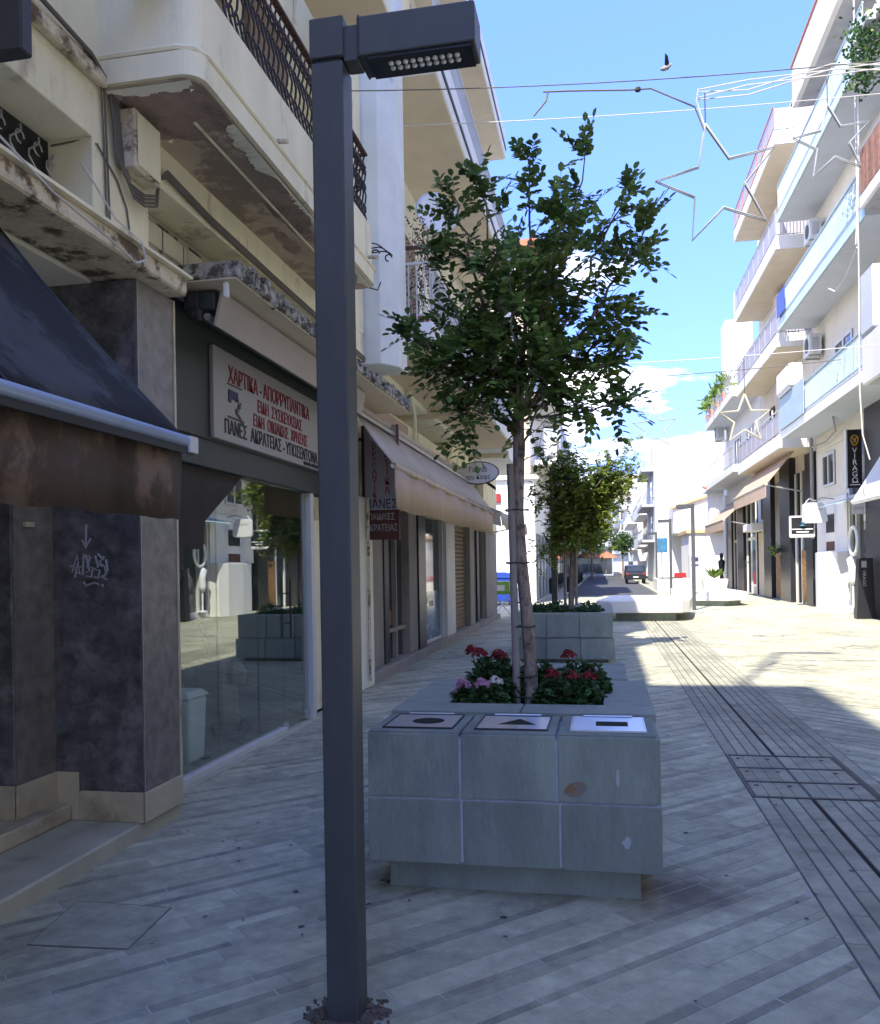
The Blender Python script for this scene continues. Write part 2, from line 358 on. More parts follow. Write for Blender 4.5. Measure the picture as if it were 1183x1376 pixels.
def clip(poly, x0, x1, y0, y1):
    def half(p, f, inter):
        out = []
        for i in range(len(p)):
            a_, b_ = p[i], p[(i+1) % len(p)]
            fa, fb = f(a_), f(b_)
            if fa: out.append(a_)
            if fa != fb: out.append(inter(a_, b_))
        return out
    def ix(x): return lambda a_, b_: (x, a_[1]+(b_[1]-a_[1])*(x-a_[0])/(b_[0]-a_[0]))
    def iy(y): return lambda a_, b_: (a_[0]+(b_[0]-a_[0])*(y-a_[1])/(b_[1]-a_[1]), y)
    for f, i_ in ((lambda q: q[0] >= x0, ix(x0)), (lambda q: q[0] <= x1, ix(x1)), (lambda q: q[1] >= y0, iy(y0)), (lambda q: q[1] <= y1, iy(y1))):
        poly = half(poly, f, i_)
        if len(poly) < 3: return None
    return poly
def area(p): return abs(sum(p[i][0]*p[(i+1) % len(p)][1]-p[(i+1) % len(p)][0]*p[i][1] for i in range(len(p))))/2
def field(x0, x1, y0, y1, sgn, widths, lens, gap=.005):
    """rows of planks laid at 45 degrees, clipped to a rectangle"""
    dx, dy = math.cos(PI/4), sgn*math.sin(PI/4); nx, ny = -dy, dx
    cx, cy = (x0+x1)/2, (y0+y1)/2; h = math.hypot(x1-x0, y1-y0)/2+1
    t = -h; k = 0; res = []
    while t < h:
        w_, narrow = widths[k % len(widths)]; k += 1
        u = -h-R.random()
        while u < h:
            l_ = R.uniform(*lens)*(.8 if narrow else 1)
            q = [(cx+dx*a_+nx*b_, cy+dy*a_+ny*b_) for a_, b_ in ((u+gap/2, t+gap/2), (u+l_-gap/2, t+gap/2), (u+l_-gap/2, t+w_-gap/2), (u+gap/2, t+w_-gap/2))]
            if max(p[0] for p in q) > x0 and min(p[0] for p in q) < x1 and max(p[1] for p in q) > y0 and min(p[1] for p in q) < y1:
                q = clip(q, x0, x1, y0, y1)
                if q and area(q) > .0015: res.append((q, narrow))
            u += l_
        t += w_
    return res
WID = [(.13, 0), (.05, 1), (.105, 0), (.06, 1), (.14, 0), (.05, 0), (.12, 0), (.045, 1), (.13, 0), (.07, 0), (.05, 1), (.15, 0), (.08, 0)]
HOLES = [(-1.18, .22, 4.2, 6.6), (-1.85, -1.15, 3.55, 4.25)]
def inhole(q):
    cx = sum(p[0] for p in q)/len(q); cy = sum(p[1] for p in q)/len(q)
    return any(a_ < cx < b_ and c_ < cy < d_ for a_, b_, c_, d_ in HOLES[:1])
planks = field(-4.1, .985, 1.2, 26, 1, WID, (.35, .9))
planks += field(1.965, 8.5, 4, 34, -1, WID, (.35, .9))
far = field(-4.1, .985, 26, 44, 1, [(.4, 0), (.2, 1), (.35, 0)], (1., 1.8), .012) + field(1.965, 8.5, 34, 57, -1, [(.4, 0), (.2, 1), (.35, 0)], (1., 1.8), .012)
far += [(q, n_) for q, n_ in field(-4.1, 8.5, -6, 1.2, 1, [(.4, 0), (.2, 1)], (1., 2.), .01)]
def prj(x, y):
    sy, cy = math.sin(YAW), math.cos(YAW); d = -x*sy+y*cy
    return (591+1140*(x*cy+y*sy)/d, 761+1.65*1140/d, d) if d > .3 else (-999, 0, d)
def plank_mesh(mb, q, top=0.):
    cx = sum(p[0] for p in q)/len(q); cy = sum(p[1] for p in q)/len(q); n = len(q)
    def ins(p, e_):
        d = math.hypot(p[0]-cx, p[1]-cy) or 1; k_ = max(0, 1-e_/d); return (cx+(p[0]-cx)*k_, cy+(p[1]-cy)*k_)
    vs = [(*p, -.02) for p in q] + [(*p, top-.002) for p in q] + [(*ins(p, .004), top) for p in q]
    fs = [tuple(range(2*n, 3*n))]
    for i in range(n):
        j = (i+1) % n; fs += [(i, j, j+n, i+n), (i+n, j+n, j+2*n, i+2*n)]
    mb.add(vs, fs)
scored = []
for q, nr in planks:
    cx = sum(p[0] for p in q)/len(q); cy = sum(p[1] for p in q)/len(q); px, py, d = prj(cx, cy)
    vis = -20 < px < 1200 and py < 1395 and d > .5
    scored.append((area(q)/(d**3) if vis else -1, q, nr))
scored.sort(key=lambda s_: -s_[0])
for s_, q, nr in scored[:285]:
    mb = MB(); plank_mesh(mb, q, R.uniform(-.0022, .0012)); fixn(put('paving_plank', mb, m_pave_n if nr else m_pave_w, pavement))
for nr, M_ in ((0, m_pave_w), (1, m_pave_n)):
    mb = MB()
    for s_, q, n_ in scored[285:]:
        if n_ == nr: plank_mesh(mb, q, R.uniform(-.0012, .0008))
    for q, n_ in far:
        if n_ == nr: plank_mesh(mb, q)
    fixn(put('paving_planks', mb, M_, pavement, kind='stuff'))
# drain band running along the street
band = put('drain_band', B(.985, 1.962, -6, 57, -.0022, -.0012), m_bandj, kind='structure')
strips = [(.99, 1.085), (1.09, 1.175), (1.18, 1.27), (1.275, 1.370), (1.394, 1.49), (1.495, 1.58), (1.585, 1.67), (1.675, 1.76), (1.765, 1.855), (1.86, 1.955)]
far_mb = MB()
for i, (a_, b_) in enumerate(strips):
    y = -6+i*.31
    while y < 57:
        l_ = .9 if i % 2 else .9
        y2 = min(57, y+l_); incov = b_ < 1.845
        if incov and y < 6.215 < y2: y2 = 6.215
        if incov and 6.21 <= y < 7.565: y = y2 = 7.565
        if y2 > y+.01:
            q = [(a_+.004, y+.003), (b_-.004, y+.003), (b_-.004, y2-.003), (a_+.004, y2-.003)]
            px, py, d = prj((a_+b_)/2, y+.4)
            if 2.5 < d < 9 and px < 1230:
                mb = MB(); plank_mesh(mb, q, .0025); fixn(put('band_strip', mb, m_pave_b, band))
            else: plank_mesh(far_mb, q, .0025)
        y = y2
fixn(put('band_strips', far_mb, m_pave_b, band, kind='stuff'))
slot = MB().box(1.371, 1.392, -6, 6.2, -.001, .0005).box(1.371, 1.392, 7.58, 57, -.001, .0005)
put('drain_slot', slot, m_hole, band)
cov = thing('access_cover', 'three panel metal framed access cover set in the drain band', 'access cover', (1.4, 6.9, 0))
put('frame', boxes((.985,1.845,6.217,6.25,0,.006),(.985,1.845,7.53,7.562,0,.006),(.985,1.012,6.251,7.529,0,.006),(1.808,1.845,6.251,7.529,0,.006),(1.013,1.807,6.648,6.68,0,.006),(1.013,1.807,7.083,7.113,0,.006)), m_metalcover, cov)
for y0, y1 in ((6.247, 6.653), (6.674, 7.088), (7.109, 7.533)):
    for x0, x1 in ((1.02, 1.105), (1.11, 1.195), (1.2, 1.283), (1.288, 1.37), (1.394, 1.49), (1.496, 1.595), (1.601, 1.70), (1.706, 1.80)):
        put('cover_strip', B(x0, x1, y0+.012, y1-.012, -.0012, .003), m_pave_b, cov)
    for x in (1.07, 1.72, 1.3):
        put('lifting_key', MB().lathe((x, (y0+y1)/2+.1, .003), [(.018, 0), (.018, .003), (.01, .004)], 10), m_metalcover, cov)
sc = thing('inspection_cover', 'square paving filled inspection cover left of the lamp post', 'access cover', (-2.3, 3.6, 0))
cq = [(-2.54, 3.34), (-2.07, 3.37), (-2.11, 3.82), (-2.62, 3.82)]
put('cover_frame', MB().tube([(*p, .0015) for p in cq]+[(*cq[0], .0015)], .0035, 4), m_bandj, sc)
put('cover_plate', MB().prism(cq, 'Z', -.001, .0035), m_pave_n, sc)
# litter and leaves on the paving
lf = MB()
for i in range(46):
    x, y = R.uniform(-2.6, 3.5), R.uniform(2.6, 9)
    if -1.25 < x < .3 and 4.1 < y: continue
    a_ = R.uniform(0, PI); l_ = R.uniform(.008, .022); w_ = l_*.45
    lf.add([(x+math.cos(a_)*l_, y+math.sin(a_)*l_, .004), (x-math.sin(a_)*w_, y+math.cos(a_)*w_, .009), (x-math.cos(a_)*l_, y-math.sin(a_)*l_, .005), (x+math.sin(a_)*w_, y-math.cos(a_)*w_, .004)], [(0, 1, 2, 3)])
put('fallen_leaves', lf, m_bark, kind='stuff', loc=(0, 0, 0))
st = tag(put('drink_can', MB().tube([(1.62, 5.2, .02), (1.70, 5.14, .02)], .022, 10), m_steel, loc=(1.66, 5.17, 0)), 'crushed can lying on the drain band', 'litter')

gm = MB()
for k in range(170):
    x, y = R.uniform(-2.7, 4.5), R.uniform(2.7, 12); r_ = R.uniform(.006, .018); n_ = 7
    gm.add([(x+r_*R.uniform(.7, 1.2)*math.cos(j*2*PI/n_), y+r_*R.uniform(.7, 1.2)*math.sin(j*2*PI/n_), .0032) for j in range(n_)], [tuple(range(n_))])
tag(put('gum_spots', gm, m_asph, loc=(0, 5, 0), kind='stuff'), 'dark trodden gum spots on the paving')

# ------------------------------------------------------------------ near left building
b1 = thing('cream_building', 'weathered cream corner building with peeling balcony above two shops', 'building', (-3.2, 2.5, 0))
Y0 = -4.9
put('rear_wall', boxes((-14, -7, Y0, 9.95, 0, 10.9), (-7, -3.12, Y0, 9.95, 4.9, 10.9), (-7, -3.3, Y0, 9.95, 3.7, 4.9), (-7, -3.9, Y0, 4.7, .3, 3.7)), m_cream, b1)
put('ceiling_slab', B(-7, -3.13, Y0, 9.95, 3.46, 3.66), m_creamw, b1)
put('side_wall', boxes((-7, -3.44, 4.75, 5.2, 0, 3.455), (-7, -3.44, 9.55, 9.95, 0, 3.455)), m_cream, b1)
# upper front with window opening
put('front_wall', boxes((-3.3, -2.82, Y0, 4.37, 4.13, 4.42), (-3.3, -2.82, 4.37, 4.97, 3.60, 4.42), (-3.3, -2.82, Y0, 3.0, 3.60, 4.13),
                        (-3.119, -2.82, Y0, 4.97, 4.42, 10.9), (-3.12, -2.82, 4.972, 9.95, 4.17, 4.46), (-3.118, -2.83, 8.3, 9.95, 3.85, 4.168), (-3.118, -2.82, 8.5, 9.95, 4.46, 10.9)), m_cream, b1, bev=.006)
put('moulding', boxes((-2.819, -2.765, Y0, 4.45, 4.44, 4.52), (-2.819, -2.785, Y0, 4.42, 4.53, 4.56)), m_ledge, b1, bev=.01)
put('wall_recess', boxes((-3.45, -3.31, 3.0, 4.5, 3.6, 4.2), (-3.2, -3.12, 4.975, 9.95, 3.7, 4.165)), m_creamw, b1)
wn_ = put('window', boxes((-3.12, -3.10, 3.02, 4.365, 3.605, 4.125)), m_black, b1)
gr = MB()
for k in range(9):   # scroll grille
    yy = 3.15+k*.15
    gr.tube([(-3.07+0*j, yy+.05*math.sin(j*1.05), 3.60+j*.035) for j in range(15)], .006, 5)
    for z_ in (3.70, 3.86, 4.02):
        gr.tube([(-3.07, yy+.035*math.cos(t*.7)+.035, z_+.035*math.sin(t*.7)) for t in range(8)], .005, 4)
put('window_grille', gr, m_alug, wn_)
# shutters in the recess over the shop
sh = put('shutter', B(-3.12, -3.108, 5.3, 8.2, 3.72, 4.15), m_ledge, b1)
for k in range(9):
    y = 5.35+k*.31
    put('louvre', boxes((-3.107, -3.095, y, y+.29, 3.75, 3.93), (-3.107, -3.095, y, y+.29, 3.96, 4.12)), m_cream, sh, bev=.006)
# balcony with rounded corner
def rounded(xo, xi, y0, y1, r):
    p = [(xi, y0)]
    p += [(xo-r+r*math.sin(t*PI/12), y0+r-r*math.cos(t*PI/12)) for t in range(7)]
    p += [(xo-r+r*math.cos(t*PI/12), y1-r+r*math.sin(t*PI/12)) for t in range(7)]
    return p+[(xi, y1)]
bal = put('balcony', MB().prism(rounded(-2.2, -2.82, 4.44, 8.25, .12), 'Z', 4.46, 4.6), m_cream, b1)
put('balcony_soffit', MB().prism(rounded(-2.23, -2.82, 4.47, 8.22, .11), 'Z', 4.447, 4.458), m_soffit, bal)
put('drip_rib', boxes((-2.47, -2.45, 4.9, 8.0, 4.434, 4.446)), m_cream, bal, bev=.003)
# plaster skin with a ragged inner edge, bare concrete patches with jagged outlines
def jag(c, rx, ry, n_=44, amp=.28, ph=0):
    out = []
    for k in range(n_):
        t = 2*PI*k/n_; r_ = 1+amp*(math.sin(3*t+ph)*.5+math.sin(7*t+ph*2)*.3+R.uniform(-.35, .35)); out.append((c[0]+rx*r_*math.cos(t), c[1]+ry*r_*math.sin(t)))
    return out
def cl(p): return (max(-2.80, min(-2.243, p[0])), max(4.485, min(8.2, p[1])))
put('bare_patch', MB().prism([cl(p) for p in jag((-2.50, 4.78), .30, .34, ph=1)], 'Z', 4.4445, 4.4475), m_bareconc, bal)
put('bare_patch', MB().prism([cl(p) for p in jag((-2.40, 6.35), .13, .55, ph=2.5)], 'Z', 4.4445, 4.4475), m_bareconc, bal)
put('bare_patch', MB().prism([cl(p) for p in jag((-2.62, 6.9), .07, .30, ph=.5)], 'Z', 4.4445, 4.4475), m_bareconc, bal)
rg = MB(); w_ = .05
pr0 = None
for k in range(150):
    y = 4.98+k*.0213; w_ = max(.012, min(.11, w_+R.uniform(-.022, .022)))
    if pr0: rg.add([(-2.2335, pr0[0], 4.443), (-2.2335, y, 4.443), (-2.2335-w_, y, 4.434+.006*R.random()), (-2.2335-pr0[1], pr0[0], 4.436)], [(0, 1, 2, 3)])
    pr0 = (y, w_)
pr0 = None; w_ = .04
for k in range(40):
    x = -2.80+k*.0135; w_ = max(.01, min(.09, w_+R.uniform(-.02, .02)))
    if pr0: rg.add([(pr0[0], 4.474, 4.443), (x, 4.474, 4.443), (x, 4.474+w_, 4.436), (pr0[0], 4.474+pr0[1], 4.436)], [(3, 2, 1, 0)])
    pr0 = (x, w_)
for k in range(26):
    t = R.uniform(0, 2*PI); x = -2.5+.28*math.cos(t); y = 4.8+.36*math.sin(t)
    if not (-2.78 < x < -2.26 and y > 4.5): continue
    a_ = R.uniform(0, 6); s_ = R.uniform(.012, .03)
    rg.add([(x, y, 4.443), (x+s_*math.cos(a_), y+s_*math.sin(a_), 4.425), (x+s_*1.4*math.cos(a_+.8), y+s_*1.4*math.sin(a_+.8), 4.430)], [(0, 1, 2)])
put('plaster_flake', rg, m_creamw, bal, kind='stuff')
pa = MB()
q0 = rounded(-2.215, -2.82, 4.455, 8.235, .11); q1 = rounded(-2.33, -2.82, 4.57, 8.12, .06)
n = len(q0)
pa.add([(*p, 4.60) for p in q0]+[(*p, 5.03) for p in q0]+[(*p, 5.03) for p in q1]+[(*p, 4.60) for p in q1],
       [(i+a_*n, i+1+a_*n, (i+1+(a_+1) % 4*n), (i+(a_+1) % 4*n)) for i in range(n-1) for a_ in range(4)])
put('parapet', pa, m_cream, bal)
put('parapet_end', boxes((-2.82, -2.34, 4.462, 4.56, 5.031, 6.2)), m_creamw, bal, bev=.02)
put('drip_moulding', MB().tube([(-2.82, 4.445, 4.62), (-2.33, 4.445, 4.62), (-2.24, 4.48, 4.62), (-2.205, 4.58, 4.62), (-2.205, 8.2, 4.62)], .018, 6), m_cream, bal)
put('outlet_pipe', MB().tube([(-2.21, 7.95, 4.66), (-2.1, 7.95, 4.65)], .018, 8), m_ledge, bal)
put('outlet_pipe', MB().tube([(-2.21, 5.65, 4.66), (-2.13, 5.65, 4.65)], .018, 8), m_ledge, bal)
# wrought iron balustrade
bx = -2.27
put('handrail', boxes((bx-.025, bx+.025, 4.9, 8.16, 5.74, 5.76), (bx-.008, bx+.008, 4.9, 8.16, 5.09, 5.11), (bx-.008, bx+.008, 4.9, 8.16, 5.62, 5.635)).box(-2.82, bx, 8.12, 8.16, 5.74, 5.76).box(-2.82, bx, 8.13, 8.145, 5.09, 5.11), m_rust, bal)
k = 0; y = 4.95; bar0 = None
while y < 8.16:
    mb = MB().tube([(bx+.012*math.sin(j*1.57), y+.014*math.cos(j*1.57), 5.04+j*.058) for j in range(13)], .0085, 5)
    for z_ in (5.2, 5.42, 5.58): mb.tube([(bx, y+.035*math.cos(t*PI/4), z_+.035*math.sin(t*PI/4)) for t in range(9)], .0075, 4, False)
    if bar0 is None: bar0 = put('baluster', mb, m_iron, bal); y00 = y
    else:
        o = bar0.copy(); C.objects.link(o); o.location.y = bar0.location.y+(y-y00)
    y += .088
mb = MB()
for k in range(6):
    x = -2.36-k*.088; mb.tube([(x, 8.14, 5.04), (x, 8.14, 5.74)], .009, 5)
    for z_ in (5.2, 5.42, 5.58): mb.tube([(x+.035*math.cos(t*PI/4), 8.14, z_+.035*math.sin(t*PI/4)) for t in range(9)], .0075, 4, False)
put('balustrade_end', mb, m_iron, bal)
# upper balcony and the wall seen under it
ub = put('upper_balcony', B(-2.82, -2.05, 4.9, 8.45, 7.25, 7.45), m_creamw, b1, bev=.01)
put('parapet', B(-2.17, -2.05, 4.9, 8.45, 7.452, 8.0), m_cream, ub, bev=.01)
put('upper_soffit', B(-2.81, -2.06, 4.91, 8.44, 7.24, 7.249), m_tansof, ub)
put('balcony_door', boxes((-3.10, -3.05, 5.6, 6.7, 4.62, 6.9), (-3.10, -3.05, 7.2, 8.1, 4.62, 6.9)), m_shut, b1)
put('roof_edge', B(-3.3, -2.3, Y0, 9.95, 10.72, 10.92), m_cream, b1, bev=.02)
# ledges
l1 = put('ledge', boxes((-3.1, -2.69, Y0, 5.22, 3.47, 3.585)), m_ledge, b1, bev=.012)
put('ledge_lip', boxes((-3.1, -2.66, Y0, 5.24, 3.586, 3.605)), m_cream, l1)
l2 = put('ledge', boxes((-3.2, -2.48, 5.55, 10.95, 3.70, 3.82)), m_ledge2, b1, bev=.015)
put('ledge_soffit', boxes((-3.19, -2.5, 5.56, 10.94, 3.69, 3.699)), m_tansof, l2)
cr = MB()
for k in range(420):
    x = -2.5+R.uniform(-.03, .035); y = R.uniform(5.6, 10.9); z_ = 3.76+R.uniform(-.05, .065); s_ = R.uniform(.008, .022)
    cr.obox((x, y, z_), s_, s_*1.3, s_*.7, R.random()*3, R.random()*3, R.random()*3)
put('crumbled_edge', cr, m_ledge2, l2, kind='stuff')
# junction box, cables
jb = thing('junction_box', 'cream metal junction box with hanging conduit below the broken balcony', 'junction box', (-2.78, 4.75, 4.1))
put('box', B(-2.819, -2.70, 4.62, 4.92, 4.06, 4.42), m_ledge, jb, bev=.01)
put('box_door', B(-2.699, -2.69, 4.64, 4.90, 4.08, 4.40), m_cream, jb, bev=.004)
cb = MB()
for k in range(4):
    o_ = k*.022
    cb.tube([(-2.79, 4.50+o_, 4.50), (-2.78, 4.52+o_, 4.30), (-2.78, 4.55+o_, 4.10), (-2.76, 4.64+o_, 3.98-o_), (-2.75, 4.80, 3.97-o_), (-2.74, 4.93, 4.02-o_), (-2.77, 5.02, 4.17), (-2.78, 5.15, 4.28-o_*.6), (-2.8, 5.8, 4.25-o_*.7), (-2.8, 7.0, 4.22-o_*.7), (-2.8, 9.9, 4.19-o_*.7)], .009, 6)
put('cable_bundle', cb, m_cable, jb)
cb = MB().tube([(-2.775, Y0+1+0*k, 4.585) for k in range(1)]+[(-2.775, 2, 4.585), (-2.77, 3.6, 4.60), (-2.77, 4.3, 4.55), (-2.78, 4.5, 4.47), (-2.78, 4.75, 4.44)], .014, 6)
cb.tube([(-2.8, 4.46, 4.5), (-2.81, 4.5, 4.1), (-2.81, 4.52, 3.62)], .006, 5).tube([(-2.8, 4.43, 4.46), (-2.81, 4.47, 4.1), (-2.81, 4.49, 3.62)], .006, 5)
cb.tube([(-3.08, 4.36, 4.10), (-2.9, 4.375, 4.12), (-2.81, 4.40, 4.10), (-2.81, 4.6, 3.98), (-2.81, 4.7, 3.85), (-2.81, 4.75, 3.62)], .006, 5)
tag(put('wall_cable', cb, m_cable, loc=(-2.8, 4, 4.5)), 'black and grey cables stapled along the cream wall moulding', 'cable')
wc = MB().tube([(-2.66, 3.3, 3.66), (-2.6, 3.7, 3.50), (-2.55, 4.1, 3.42), (-2.58, 4.4, 3.40), (-2.64, 4.62, 3.50), (-2.66, 4.6, 3.60), (-2.7, 4.4, 3.66), (-2.78, 4.2, 3.9)], .006, 6)
tag(put('loose_cable', wc, m_cablew, loc=(-2.6, 4, 3.5)), 'loose white cable looping below the stained ledge', 'cable')
# dark sign box at the top left edge
sb = thing('hanging_sign', 'dark brown projecting sign box at the far left edge', 'sign', (-2.6, 3.4, 4))
put('sign_box', B(-2.82, -2.45, 3.28, 3.36, 3.93, 5.2), m_dark, sb, bev=.01)
put('bracket', boxes((-2.83, -2.80, 3.24, 3.40, 4.3, 4.4)), m_iron, sb)
# wall lantern on the balcony end
ln = thing('floodlight', 'round metal floodlight fixed to the balcony corner', 'light', (-2.4, 4.3, 4.9))
put('lamp_head', MB().lathe((-2.47, 4.28, 4.93), [(.02, 0), (.10, .02), (.12, .06), (.11, .085), (.04, .12)], 18), m_alu, ln, smooth=True)
put('bracket', boxes((-2.49, -2.45, 4.3, 4.455, 5.04, 5.07)), m_alug, ln)
put('sensor', MB().lathe((-2.36, 4.33, 4.93), [(.035, 0), (.03, .05), (.012, .08)], 10), m_alug, ln)

# ground floor unit with stone pillar
pl = put('pillar', B(-3.43, -2.825, 4.8, 5.24, .1, 3.465), m_stone, b1, bev=.004)
put('pillar_side', B(-2.824, -2.812, 4.802, 5.238, .285, 3.46), m_stone2, pl)
put('corner_trim', boxes((-2.8125, -2.8085, 4.795, 4.801, .285, 3.46)), m_alug, pl); put('edge_trim', boxes((-2.83, -2.805, 5.239, 5.262, .1, 3.46)), m_trav, pl)
pr = put('pilaster', B(-3.75, -3.43, 4.42, 4.799, .2, 3.465), m_stone, b1, bev=.004)
put('pilaster_side', B(-3.431, -3.42, 4.43, 4.798, .40, 3.46), m_stone2, pr)
put('doorbell', boxes((-3.419, -3.40, 4.52, 4.60, 1.93, 1.96)), m_trav, pr)
for bx_ in ((-3.25, -2.80, 4.775, 4.785, .1, .285), (-3.42, -3.252, 4.775, 4.785, .1, .40), (-2.811, -2.795, 4.775, 5.25, .1, .285), (-3.419, -3.40, 4.41, 4.774, .2, .40), (-3.76, -3.42, 4.40, 4.412, .2, .40)):
    put('skirting_tile', B(*bx_), m_trav, b1, bev=.003)
put('doorstep', boxes((-6, -2.83, -4, 5.28, -.05, .098)), m_step, b1, bev=.012)
put('step', boxes((-6, -3.30, -4, 4.77, .1, .20)), m_trav, b1, bev=.01)
put('entrance_wall', boxes((-4.2, -3.9, Y0, 4.41, .2, 3.46)), m_stone, b1)
put('door_jamb', boxes((-3.80, -3.76, 4.30, 4.40, .2, 3.46)), m_trav, b1)
# graffiti
gf = MB()
def scrawl(pts, r=.005):
    gf.tube([(-3.10+x*.30, 4.795, 1.53+z_*.30) for x, z_ in pts], r*1.5, 5)
scrawl([(-.30, .95), (-.28, 1.4)]); scrawl([(-.38, 1.08), (-.30, .92), (-.18, 1.1)])
scrawl([(-.62, .40), (-.5, .75), (-.44, .35), (-.6, .5), (-.40, .52)]); scrawl([(-.38, .35), (-.34, .78), (-.2, .74), (-.36, .70)])
scrawl([(-.2, .72), (-.28, .5), (-.14, .5), (-.18, .3), (-.3, .32)]); scrawl([(-.08, .74), (-.02, .5), (-.14, .46), (.02, .44), (-.02, .28), (-.12, .3)])
scrawl([(.12, .72), (.02, .6), (.14, .5), (.16, .36), (.04, .30)]); scrawl([(-.36, .2), (-.3, .12), (-.1, .18), (.0, .14)]); scrawl([(.06, .12), (.09, .13)], .007)
scrawl([(-.66, .52), (-.48, .60), (-.56, .30)]); scrawl([(-.30, .76), (-.22, .42), (-.30, .40)]); scrawl([(-.02, .78), (.10, .66), (-.06, .60), (.08, .52)]); scrawl([(.16, .66), (.20, .44), (.10, .28), (.18, .24)])
put('graffiti', gf, m_graf, pl)

# near awning
aw = thing('awning', 'dark navy awning with stained brown valance over the left shop', 'awning', (-2.5, 2.5, 3))
AY0, AY1 = -1.5, 3.70
cn = MB(); NA, NB = 52, 8
for i in range(NA+1):
    for j in range(NB+1):
        t = j/NB; y = AY0+(AY1-AY0)*i/NA
        sg_ = -.035*math.sin(PI*t)+.006*math.sin(y*5.1+t*2)*math.sin(PI*t)+.004*math.sin(y*13+t*5)*t
        cn.v.append((-2.93+1.0*t, y, 3.40-1.125*t+sg_))
for i in range(NA):
    for j in range(NB): k = i*(NB+1)+j; cn.f.append((k, k+1, k+NB+2, k+NB+1))
o = put('canopy', cn, m_navy, aw, smooth=True); o.modifiers.new('thickness', 'SOLIDIFY').thickness = .004
for y in (AY1-.03, 2.5, 1.3, .1):
    put('seam', MB().tube([(-2.93+t/8, y, 3.402-1.125*t/8-.035*math.sin(PI*t/8)+.003) for t in range(9)], .004, 4), m_dark, o)
put('front_bar', MB().tube([(-1.905, AY0, 2.25), (-1.905, AY1+.01, 2.25)], .03, 14), m_alu, aw, smooth=True)
put('bar_profile', boxes((-1.90, -1.885, AY0, AY1, 2.19, 2.222)), m_dark, aw)
vm = MB(); NV = 60
for k in range(NV+1):
    y = AY0+(AY1-.02-AY0)*k/NV; x = -1.93+.014*math.sin(k*.9)+.01*math.sin(k*2.3)
    vm.v += [(x, y, 2.235), (x+.01*math.sin(k*.7), y, 2.03), (x+.016*math.sin(k*.9+1), y, 1.885+.006*math.sin(k*1.3))]
for k in range(NV):
    vm.f += [(k*3, k*3+3, k*3+4, k*3+1), (k*3+1, k*3+4, k*3+5, k*3+2)]
o = put('valance', vm, m_val, aw, smooth=True); sm = o.modifiers.new('thickness', 'SOLIDIFY'); sm.thickness = .003
put('sticker', boxes((-1.94, -1.872, AY1-.06, AY1+.014, 2.20, 2.275)), m_signw, aw)
put('wall_rail', MB().tube([(-2.93, AY0, 3.41), (-2.93, AY1, 3.41)], .035, 8), m_dark, aw)
put('folding_arm', MB().tube([(-2.9, 3.2, 3.15), (-2.5, 2.9, 2.62), (-1.95, 3.3, 2.2)], .02, 6), m_alug, aw)

# ------------------------------------------------------------------ glass shop with paper goods sign
gs = thing('glass_shopfront', 'frameless glass shopfront with a door below the grey shop sign', 'shopfront', (-3.2, 7.1, 0))
put('fascia', boxes((-3.12, -3.10, 5.265, 9.5, 2.7, 3.685), (-3.3, -3.121, 5.25, 9.5, 2.48, 3.455)), m_dgrey, gs, bev=.005); put('cassette_box', boxes((-2.98, -2.74, 5.72, 9.55, 3.54, 3.675)), m_dgrey, gs, bev=.01); put('cassette_flap', MB().sheet((-2.76, 9.5, 3.43), (-2.76, 5.74, 3.43), (-2.70, 5.74, 3.67), (-2.70, 9.5, 3.67), .02), m_beigel, gs)
for y0, y1, nme in ((5.30, 6.62, 'glass_pane'), (6.63, 7.46, 'glass_pane'), (7.48, 8.10, 'glass_pane'), (8.11, 8.80, 'glass_door')):
    g_ = put(nme, B(-3.204, -3.196, y0, y1, .07 if nme == 'glass_pane' else .045, 2.478), m_glass, gs)
    if nme == 'glass_door':
        put('handle', MB().tube([(-3.15, 8.2, .95), (-3.15, 8.2, 1.55)], .012, 8).tube([(-3.15, 8.2, 1.1), (-3.2, 8.2, 1.1)], .008, 6).tube([(-3.15, 8.2, 1.4), (-3.2, 8.2, 1.4)], .008, 6), m_dark, g_)
        put('patch_fitting', boxes((-3.215, -3.185, 8.70, 8.80, .03, .12), (-3.215, -3.185, 8.08, 8.2, .03, .10)), m_steel, g_)
put('bottom_frame', boxes((-3.23, -3.15, 5.25, 8.07, .01, .065)), m_wframe, gs, bev=.004)
put('threshold', boxes((-3.25, -3.08, 5.26, 8.95, -.01, .012)), m_step, gs)
put('end_frame', B(-3.24, -3.14, 8.83, 8.93, .0, 2.478), m_wframe, gs, bev=.004); put('end_frame', B(-3.26, -3.17, 5.245, 5.29, .07, 2.478), m_wframe, gs, bev=.004)
put('shop_floor', B(-6.9, -3.25, 5.21, 9.54, -.02, .03), m_intfl, gs)
put('inner_wall', boxes((-6.98, -6.9, 5.21, 9.54, .03, 3.45), (-6.9, -3.45, 5.201, 5.24, .03, 3.45), (-6.9, -3.45, 9.5, 9.549, .03, 3.45)), m_int, gs)
dr = put('side_door', boxes((-3.32, -3.22, 8.95, 9.02, 0, 2.2), (-3.32, -3.22, 9.5, 9.56, 0, 2.2)), m_brown, gs)
put('door_panel', boxes((-3.32, -3.25, 9.022, 9.498, 0, 2.2)), m_cream, dr)
put('reflection_panel', MB().prism([(5.295, 1.82), (6.37, 1.82), (6.41, 2.05), (7.14, 2.477), (5.295, 2.477)], 'X', -3.192, -3.182), m_darkrefl, gs)  # dark panel added over the glass in place of a dark reflection
sg = thing('shop_sign', 'long grey white shop sign with red and black Greek lettering', 'sign', (-3.1, 8, 3.1))
